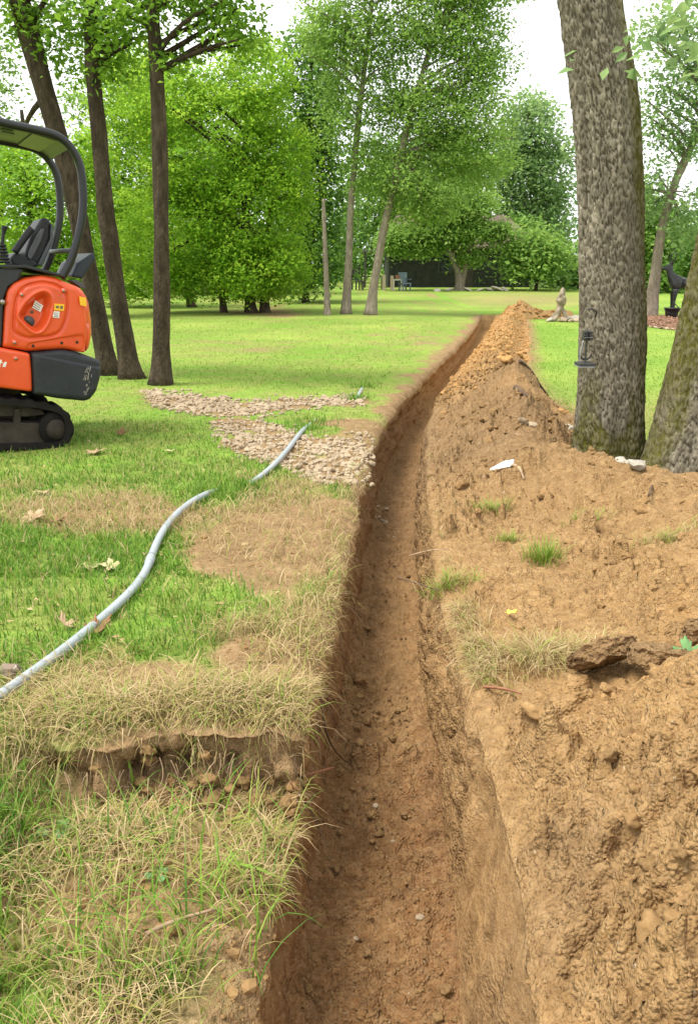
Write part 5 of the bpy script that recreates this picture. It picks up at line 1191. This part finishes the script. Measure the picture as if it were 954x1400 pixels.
def excavator():
    A = R(29); anchor = G(90, 612); base = Vector((anchor.x, anchor.y, 0))
    o = empty('mini_excavator', base, (0, 0, A)); tag(o, 'orange and black mini excavator with an open canopy parked on the grass', 'excavator')
    ua = Vector((math.cos(A), math.sin(A), 0)); wa = Vector((-math.sin(A), math.cos(A), 0)); zax = Vector((0, 0, 1)); cpos = Vector((0, 0, CH))
    def P(px, py, w0=0.0):                    # pixel -> (u, v) on the plane at depth w0 of the machine
        d = ray(px, py); n = wa; t = ((base+wa*w0-cpos).dot(n))/d.dot(n); q = cpos+d*t-base; return q.dot(ua), q.dot(zax)
    def P3(px, py, w0): u, v = P(px, py, w0); return Vector((u, w0, v))
    def prism(name, pts, w0, w1, mat, par, bev=.01, wref=None, smooth=False):
        bm = bmesh.new(); uv = [P(a, b, w0 if wref is None else wref) for a, b in pts]
        f = [bm.verts.new((u, w0, v)) for u, v in uv]; g = [bm.verts.new((u, w1, v)) for u, v in uv]; n = len(f)
        bm.faces.new(f); bm.faces.new(g[::-1])
        for i in range(n): bm.faces.new((f[i], g[i], g[(i+1) % n], f[(i+1) % n]))
        return from_bm(name, bm, mat, par, smooth, bev)
    def shell(name, pts, w0, w1, mat, par, edge=.06, detail=None, tail_u=None, tailR=.8, na=200, nr=46, wref=0.0):
        uv = np.array([P(a, b, wref) for a, b in pts]); c = uv.mean(0)
        seg = np.linalg.norm(np.diff(np.vstack([uv, uv[:1]]), axis=0), axis=1); s = np.concatenate([[0], np.cumsum(seg)]); t = np.linspace(0, s[-1], na, endpoint=False)
        cl = np.vstack([uv, uv[:1]]); O = np.stack([np.interp(t, s, cl[:, k]) for k in (0, 1)], 1)
        for _ in range(3): O = (np.roll(O, 1, 0)+2*O+np.roll(O, -1, 0))/4
        r = np.linspace(0, 1, nr)**.8; pts2 = c+(O-c)[None]*r[:, None, None]
        dist = np.linalg.norm((O-c)[None]*(1-r)[:, None, None], axis=2)
        wv = w0+edge*(1-np.sqrt(np.clip(1-(1-np.clip(dist/edge, 0, 1))**2, 0, 1)))
        if detail is not None: wv = wv+detail(pts2[..., 0], pts2[..., 1])
        if tail_u is not None:
            e = np.clip((pts2[..., 0]-tail_u)/tailR, 0, .98); wv = wv+tailR*(1-np.sqrt(1-e*e))
        V = np.stack([pts2[..., 0], wv, pts2[..., 1]], -1)
        last = V[-1]; ex = []
        for f in (.25, .6, 1.):
            q = last.copy(); q[:, 1] = last[:, 1]*(1-f)+w1*f; ex.append(q)
        q2 = ex[-1].copy(); q2[:, 0] = c[0]; q2[:, 2] = c[1]
        V = np.concatenate([V, np.array(ex), q2[None]]).reshape(-1, 3); m = nr+4; i = np.arange(m-1)[:, None]*na; j = np.arange(na)[None]; jn = (j+1) % na
        return mesh_np(name, V, np.stack([i+j, i+jn, i+na+jn, i+na+j], -1).reshape(-1, 4), mat, par, True)
    def sdf(poly):
        poly = np.array(poly)
        def f(x, y):
            d = np.full(x.shape, 9.); n = len(poly); ins = inpoly(x, y, poly)
            for k in range(n):
                a, b = poly[k], poly[(k+1) % n]; e = b-a; t = np.clip(((x-a[0])*e[0]+(y-a[1])*e[1])/(e@e), 0, 1); d = np.minimum(d, np.hypot(x-a[0]-t*e[0], y-a[1]-t*e[1]))
            return np.where(ins, -d, d)
        return f
    def rp(pts, n=60):
        P_ = np.array([P(a, b) for a, b in pts]); cl = np.vstack([P_, P_[:1]]); s = np.concatenate([[0], np.cumsum(np.linalg.norm(np.diff(cl, axis=0), axis=1))]); t = np.linspace(0, s[-1], n, endpoint=False)
        O = np.stack([np.interp(t, s, cl[:, k]) for k in (0, 1)], 1)
        for _ in range(3): O = (np.roll(O, 1, 0)+2*O+np.roll(O, -1, 0))/4
        return O
    tear = sdf(rp([(25, 433), (34, 416), (48, 403), (61, 398), (69, 404), (71, 420), (66, 438), (58, 451), (50, 455), (40, 449)]))
    pan = sdf(rp([(19, 455), (21, 420), (24, 404), (34, 391), (58, 385), (80, 390), (91, 400), (94, 420), (90, 440), (83, 455), (70, 460), (38, 463)]))
    low = sdf(rp([(36, 481), (37, 470), (60, 466), (100, 459), (116, 457), (118, 480)]))
    tsu = P(100, 440)[0]
    # orange engine cover with the filler recess
    def det(u, v):
        d = tear(u, v); w_ = .075*sst(.004, -.055, d) - .012*np.exp(-((d-.012)/.012)**2)
        w_ = w_ + .013*np.exp(-((pan(u, v))/.010)**2) - .010*sst(.0, -.03, pan(u, v))
        return w_ + .012*sst(.006, -.006, low(u, v))
    cover = shell('engine_cover', [(4, 475), (6, 440), (8, 412), (11, 397), (19, 387), (35, 380), (58, 376), (77, 379), (92, 386), (108, 392), (117, 399), (119.5, 410), (121, 440), (119, 470), (118, 483), (87, 478), (44, 481)], .0, 1.30, ORANGE, o, .05, det, tsu, .55, 240, 60)
    # rear hood
    shell('rear_hood', [(100, 392), (116, 395), (124, 402), (129, 414), (133, 437), (133.5, 460), (129, 478), (125, 484), (110, 482), (100, 478)], .10, 1.2, ORANGE, o, .12, None, P(112, 440)[0], .35, 140, 24)
    # counterweight
    cw = shell('counterweight', [(43, 482), (60, 480.5), (85, 478), (100, 480.5), (118, 487), (133, 491), (140, 494), (140, 505), (139, 516), (133, 535), (124, 546), (116, 548.5), (80, 545), (46, 539), (44, 510)], -.03, 1.25, MBK, o, .05, lambda u, v: .012*sst(-.01, .01, v-(P(47, 485)[1]+(u-P(47, 485)[0])*(P(131, 502)[1]-P(47, 485)[1])/(P(131, 502)[0]-P(47, 485)[0]))), P(108, 510)[0], .55, 220, 40)
    low_p = shell('side_skirt', [(-60, 463), (-20, 471), (0, 475), (22, 479), (42, 483.5), (44.5, 510), (45, 536), (20, 533), (0, 530.5), (-60, 520)], -.01, 1.2, ORANGE, o, .03, None, None, .5, 160, 20)
    # scrape marks on the counterweight, thin raised flakes
    for k in range(34):
        px = random.gauss(119-2, 2.6); py = random.uniform(501, 540); px += (540-py)*.06; l = random.uniform(1.2, 4.0)
        u, v = P(px, py); u2, v2 = P(px+l*.35, py-l*1.6); e0 = max(0, (u-P(108, 510)[0])/.55); ww = -.034+.55*(1-math.sqrt(1-min(.96, e0*e0)))
        tube('scrape_mark', [(u, ww, v), ((u+u2)/2, ww+.002, (v+v2)/2), (u2, ww+.006, v2)], [.0022, .001], SCRAPE, cw, 4, 5)
    # bolts
    for px, py, par in ((30, 403, cover), (87, 397.5, cover), (20, 468, cover), (22, 490, low_p)):
        u, v = P(px, py); tube('bolt', [(u, .016, v), (u, -.012, v)], .022, ORANGE, par, 14, 4); tube('bolt', [(u, -.008, v), (u, -.02, v)], .011, STEEL, par, 8, 4)
    for px, py in ((46, 473), (85, 469), (106, 468)):
        u, v = P(px, py); tube('bolt', [(u, .03, v), (u, .006, v)], .012, TRACKST, cover, 10, 4)
    def sticker(name, pts, w0, mat, par, wref=None): return prism(name, pts, w0, w0+.002, mat, par, 0, wref)
    sticker('warning_sticker', [(74, 415), (88.5, 416), (88, 425), (74, 424)], -.016, YSTICK, cover); sticker('sticker_print', [(77, 418), (81, 418.3), (81, 421.5), (77, 421)], -.0185, DKSTICK, cover)
    sticker('sticker_print', [(83, 418), (86.5, 418.3), (86, 422.5), (82.6, 422)], -.0185, DKSTICK, cover)
    sticker('info_sticker', [(73, 425.3), (82, 426), (81.4, 435), (72.6, 434)], -.016, WSTICK, cover)
    for q in (427.5, 430, 432.4): sticker('sticker_print', [(74.4, q), (80.2, q+.5), (80.1, q+1.2), (74.3, q+.7)], -.0185, DKSTICK, cover)
    e0 = (P(113, 412)[0]-tsu)/.55; w3 = .55*(1-math.sqrt(1-e0*e0))-.012
    sticker('warning_sticker', [(108, 405), (117, 407), (118, 419), (109, 417)], w3-.02, YSTICK, cover, 0)
    sticker('filler_tag', [(50, 411), (61, 418), (57, 427), (46, 421)], .045, WSTICK, cover, 0)
    for q in (0, 2.6, 5.2): sticker('sticker_print', [(50.2-q*.55, 413.5+q), (58.3-q*.55, 418.7+q), (58-q*.55, 419.4+q), (49.9-q*.55, 414.2+q)], .0425, DKSTICK, cover, 0)
    u, v = P(46, 427); tube('key_hole', [(u, .075, v), (u, .062, v)], .014, DKSTICK, cover, 12, 4)
    u, v = P(41, 440); tube('filler_cap', [(u, .08, v), (u, .035, v)], .045, GREYPL, cover, 18, 4); prism('cap_grip', [(34, 436), (47, 442), (46, 445), (33.5, 439)], .02, .045, TRACKST, cover, .004, 0)
    # lettering on the skirt: the tail end of slanted white letters
    sticker('letter_mark', [(-3, 500.6), (0.5, 491.5), (3.2, 491.8), (2.2, 494.4), (4, 494.7), (3.3, 496.4), (1.5, 496.1), (.2, 499.8), (1.4, 501), (-1.5, 501.2)], -.013, WSTICK, low_p, 0)
    sticker('letter_mark', [(3.4, 501.4), (5.0, 496.4), (7.0, 494.4), (9.8, 494.9), (7.6, 501.8), (5.6, 501.5), (6.1, 499.8), (5.0, 501.7)], -.013, WSTICK, low_p, 0)
    # upper side panels and floor of the station
    prism('console_panel', [(-70, 352), (0, 366), (33, 368), (26, 383), (12, 392), (6, 408), (3, 474), (-70, 462)], .02, 1.25, DKPANEL, o, .012, 0)
    prism('console_top', [(-70, 349), (0, 362), (36, 362), (60, 368), (89, 376), (89, 379), (58, 372), (34, 366.3), (0, 366), (-70, 353)], .0, 1.28, TUBEBK, o, .005, 0)
    u, v = P(4, 413); tube('side_knob', [(u, .03, v), (u, -.01, v)], .02, STEEL, o, 12, 4)
    prism('station_floor', [(-70, 470), (10, 480), (60, 480), (60, 530), (-70, 515)], .12, 1.2, DKPANEL, o, .01, 0)
    # canopy frame
    nearp = [(-120, 138), (-60, 151), (0, 167.5), (54, 178), (77, 184), (92, 194), (105, 212), (112.5, 232), (115, 275), (113, 300), (105, 335), (94, 366), (84, 380)]
    def frame(w0, pts_, rr=.034):
        Q = [P3(a, b, w0) for a, b in pts_]; return tube('canopy_post', Q, rr, TUBEBK, o, 12, 70)
    frame(.16, nearp)
    W2 = 1.12
    Qn = [P3(a, b, .16) for a, b in nearp]
    far = [Vector((q.x, W2, q.z)) for q in Qn]; tube('canopy_post', far, .034, TUBEBK, o, 12, 70)
    # roof plate between the posts
    pr = smooth_path([list(q) for q in Qn], 70); k1 = int(np.argmin(np.abs(pr[:, 0]-P(97, 195, .16)[0]))); seg = pr[:k1+1]
    up_ = np.concatenate([seg+np.array([0, .0, .03]), (seg+np.array([0, 0, -.005]))[::-1]])
    bm = bmesh.new(); a = [bm.verts.new((p[0], .19, p[2])) for p in up_]; b = [bm.verts.new((p[0], W2-.03, p[2])) for p in up_]; n = len(up_)
    bm.faces.new(a); bm.faces.new(b[::-1])
    for i in range(n): bm.faces.new((a[i], b[i], b[(i+1) % n], a[(i+1) % n]))
    roof = from_bm('canopy_roof', bm, TUBEBK, o)
    zr = lambda u: float(np.interp(u, pr[:k1+1, 0], pr[:k1+1, 2]))
    def rib(name, pa, pb, w0, w1, dz, mat):
        u0, u1 = pa, pb; bm = bmesh.new()
        vs = [bm.verts.new((u, w_, zr(u)+dz+h)) for h in (0, -.012) for u, w_ in ((u0, w0), (u1, w0), (u1, w1), (u0, w1))]
        for f in ((0, 1, 2, 3), (7, 6, 5, 4), (0, 4, 5, 1), (1, 5, 6, 2), (2, 6, 7, 3), (3, 7, 4, 0)): bm.faces.new([vs[i] for i in f])
        return from_bm(name, bm, mat, roof, False, .003)
    ue = P(92, 194, .16)[0]
    rib('roof_window', ue-.24, ue-.06, .26, 1.02, -.008, LIGHTGREY); rib('roof_window', ue-.72, ue-.54, .26, 1.02, -.008, LIGHTGREY); rib('roof_window', ue-1.05, ue-.98, .26, 1.02, -.008, LIGHTGREY)
    rib('roof_lamp', ue-.46, ue-.36, .40, .52, -.02, GREYPL)
    tube('cross_bar', [P3(103, 342, .16), (P3(103, 342, .16)+Vector((0, .48, 0))), P3(103, 342, .16)+Vector((-.02, .96, 0))], .022, GREYPL, o, 10, 8)
    # bonnet behind the post
    prism('rear_bonnet', [(98, 378), (107, 359), (126, 346), (129, 345), (131, 354), (122, 368), (114, 381)], .32, 1.05, plain('blue_black_plastic', (.018, .027, .038), .4), o, .015, .32)
    prism('bonnet_hinge', [(96, 383), (107, 383), (114, 388), (117, 394), (112, 394)], .3, .5, GREYPL, o, .006, .3)
    # seat, levers
    ws = .52
    seat = prism('seat', [(18, 362), (14, 352), (22, 345), (36, 350), (52, 358), (54, 364), (40, 368)], ws, ws+.46, SEATM, o, .03, ws)
    prism('backrest', [(40, 356), (35, 345), (43, 322), (58, 298), (66, 297), (71, 305), (70, 327), (62, 348), (54, 362)], ws+.02, ws+.44, SEATM, o, .035, ws); prism('backrest_shell', [(52, 362), (60, 345), (69, 327), (70.5, 305), (74, 309), (73, 330), (64, 352), (58, 364)], ws+.0, ws+.46, GREYPL, o, .015, ws)
    prism('backrest_pad', [(38, 352), (40, 343), (50, 322), (57, 312), (61, 314), (56, 330), (46, 350), (42, 356)], ws-.02, ws+.0, GREYPL, o, .008, ws)
    tube('armrest', [P3(20, 345, ws-.05), P3(34, 325, ws-.05), P3(44, 312, ws-.05)], .03, SEATM, o, 8, 14)
    for k in range(6): 
        c = P3(3, 358-k*4.5, .3); tube('lever_boot', [c+Vector((0, 0, -.012)), c, c+Vector((0, 0, .012))], [.06-.006*k, .07-.006*k, .055-.006*k], SEATM, o, 14, 6)
    tube('control_lever', [P3(3, 335, .3), P3(5, 320, .3), P3(7, 309, .3)], [.016, .014, .026], SEATM, o, 10, 12)
    # undercarriage: two tracks with frame, idler and rollers
    def track(w0, w1):
        outl = [(-150, 590), (-152, 570), (-140, 553), (-110, 546), (-40, 543), (10, 544), (45, 547), (77, 553), (92, 559), (99, 571), (101, 587), (98, 603), (91, 612), (76, 615), (0, 617), (-110, 618), (-140, 612)]
        uv = np.array([P(a, b) for a, b in outl]); cl = np.vstack([uv, uv[:1]]); s = np.concatenate([[0], np.cumsum(np.linalg.norm(np.diff(cl, axis=0), axis=1))]); n = 110; t = np.linspace(0, s[-1], n, endpoint=False)
        O = np.stack([np.interp(t, s, cl[:, k]) for k in (0, 1)], 1)
        for _ in range(4): O = (np.roll(O, 1, 0)+2*O+np.roll(O, -1, 0))/4
        c = O.mean(0); nrm = np.stack([np.roll(O, -1, 0)[:, 1]-np.roll(O, 1, 0)[:, 1], -(np.roll(O, -1, 0)[:, 0]-np.roll(O, 1, 0)[:, 0])], 1); nrm /= np.linalg.norm(nrm, axis=1)[:, None]
        if ((O-c)*nrm).sum() < 0: nrm = -nrm
        lug = np.where((np.arange(n)//2) % 2 == 0, 0, -.012)[:, None]; outer = O+nrm*lug; inner = O-nrm*.06
        outer[:, 1] = np.maximum(outer[:, 1], .0)
        rings = [np.insert(q, 1, w_, axis=1) for q, w_ in ((outer, w0), (outer, w1), (inner, w1), (inner, w0))]
        V = np.concatenate(rings); i = np.arange(4)[:, None]*n; i2 = ((np.arange(4)+1) % 4)[:, None]*n; j = np.arange(n)[None]; jn = (j+1) % n
        tr = mesh_np('rubber_track', V, np.stack([i+j, i+jn, i2+jn, i2+j], -1).reshape(-1, 4), RUBBER, o, False)
        dw = w0+.05
        def pz(name, pts, a, b, mat, par, bev=.01): return prism(name, pts, a, b, mat, par, bev, 0)
        pz('track_frame', [(-118, 585), (-110, 578), (60, 580), (67, 584), (67, 608), (60, 611), (-118, 611)], dw, w1-.05, TRACKST, tr); pz('track_guard', [(-120, 556), (0, 553), (30, 556), (60, 562), (66, 569), (40, 572), (-120, 571)], dw+.04, w1-.06, TRACKST, tr)
        pz('guide_stay', [(22, 560), (30, 560), (31, 583), (20, 583)], dw+.01, dw+.06, TRACKST, tr)
        for px, r in ((79, .145), (-126, .15)):
            u, v = P(px, 588); v = max(v, .16); tube('idler_wheel', [(u, w0+.03, v), (u, w1-.03, v)], r, RUBBER, tr, 28, 4); tube('idler_cap', [(u, w0+.018, v), (u, w0+.045, v)], .085, TRACKST, tr, 20, 4)
        for px in (-90, -50, -10, 30): u, v = P(px, 611); tube('roller', [(u, w0+.06, .085), (u, w1-.06, .085)], .05, TRACKST, tr, 14, 4)
    track(0, .30); track(1.05, 1.35)
    prism('undercarriage', [(-90, 545), (20, 548), (20, 590), (-90, 590)], .305, 1.045, TRACKST, o, .01, 0)
    u, v = P(-20, 538); tube('turntable', [(u, .68, .42), (u, .68, .60)], .36, TRACKST, o, 28, 4)
excavator()
print('objects', len(bpy.data.objects), 'tris', sum(len(m.loops)-2*len(m.polygons) for m in bpy.data.meshes))
open('/tmp/tris.txt','w').write(str(sum(len(m.loops)-2*len(m.polygons) for m in bpy.data.meshes)))
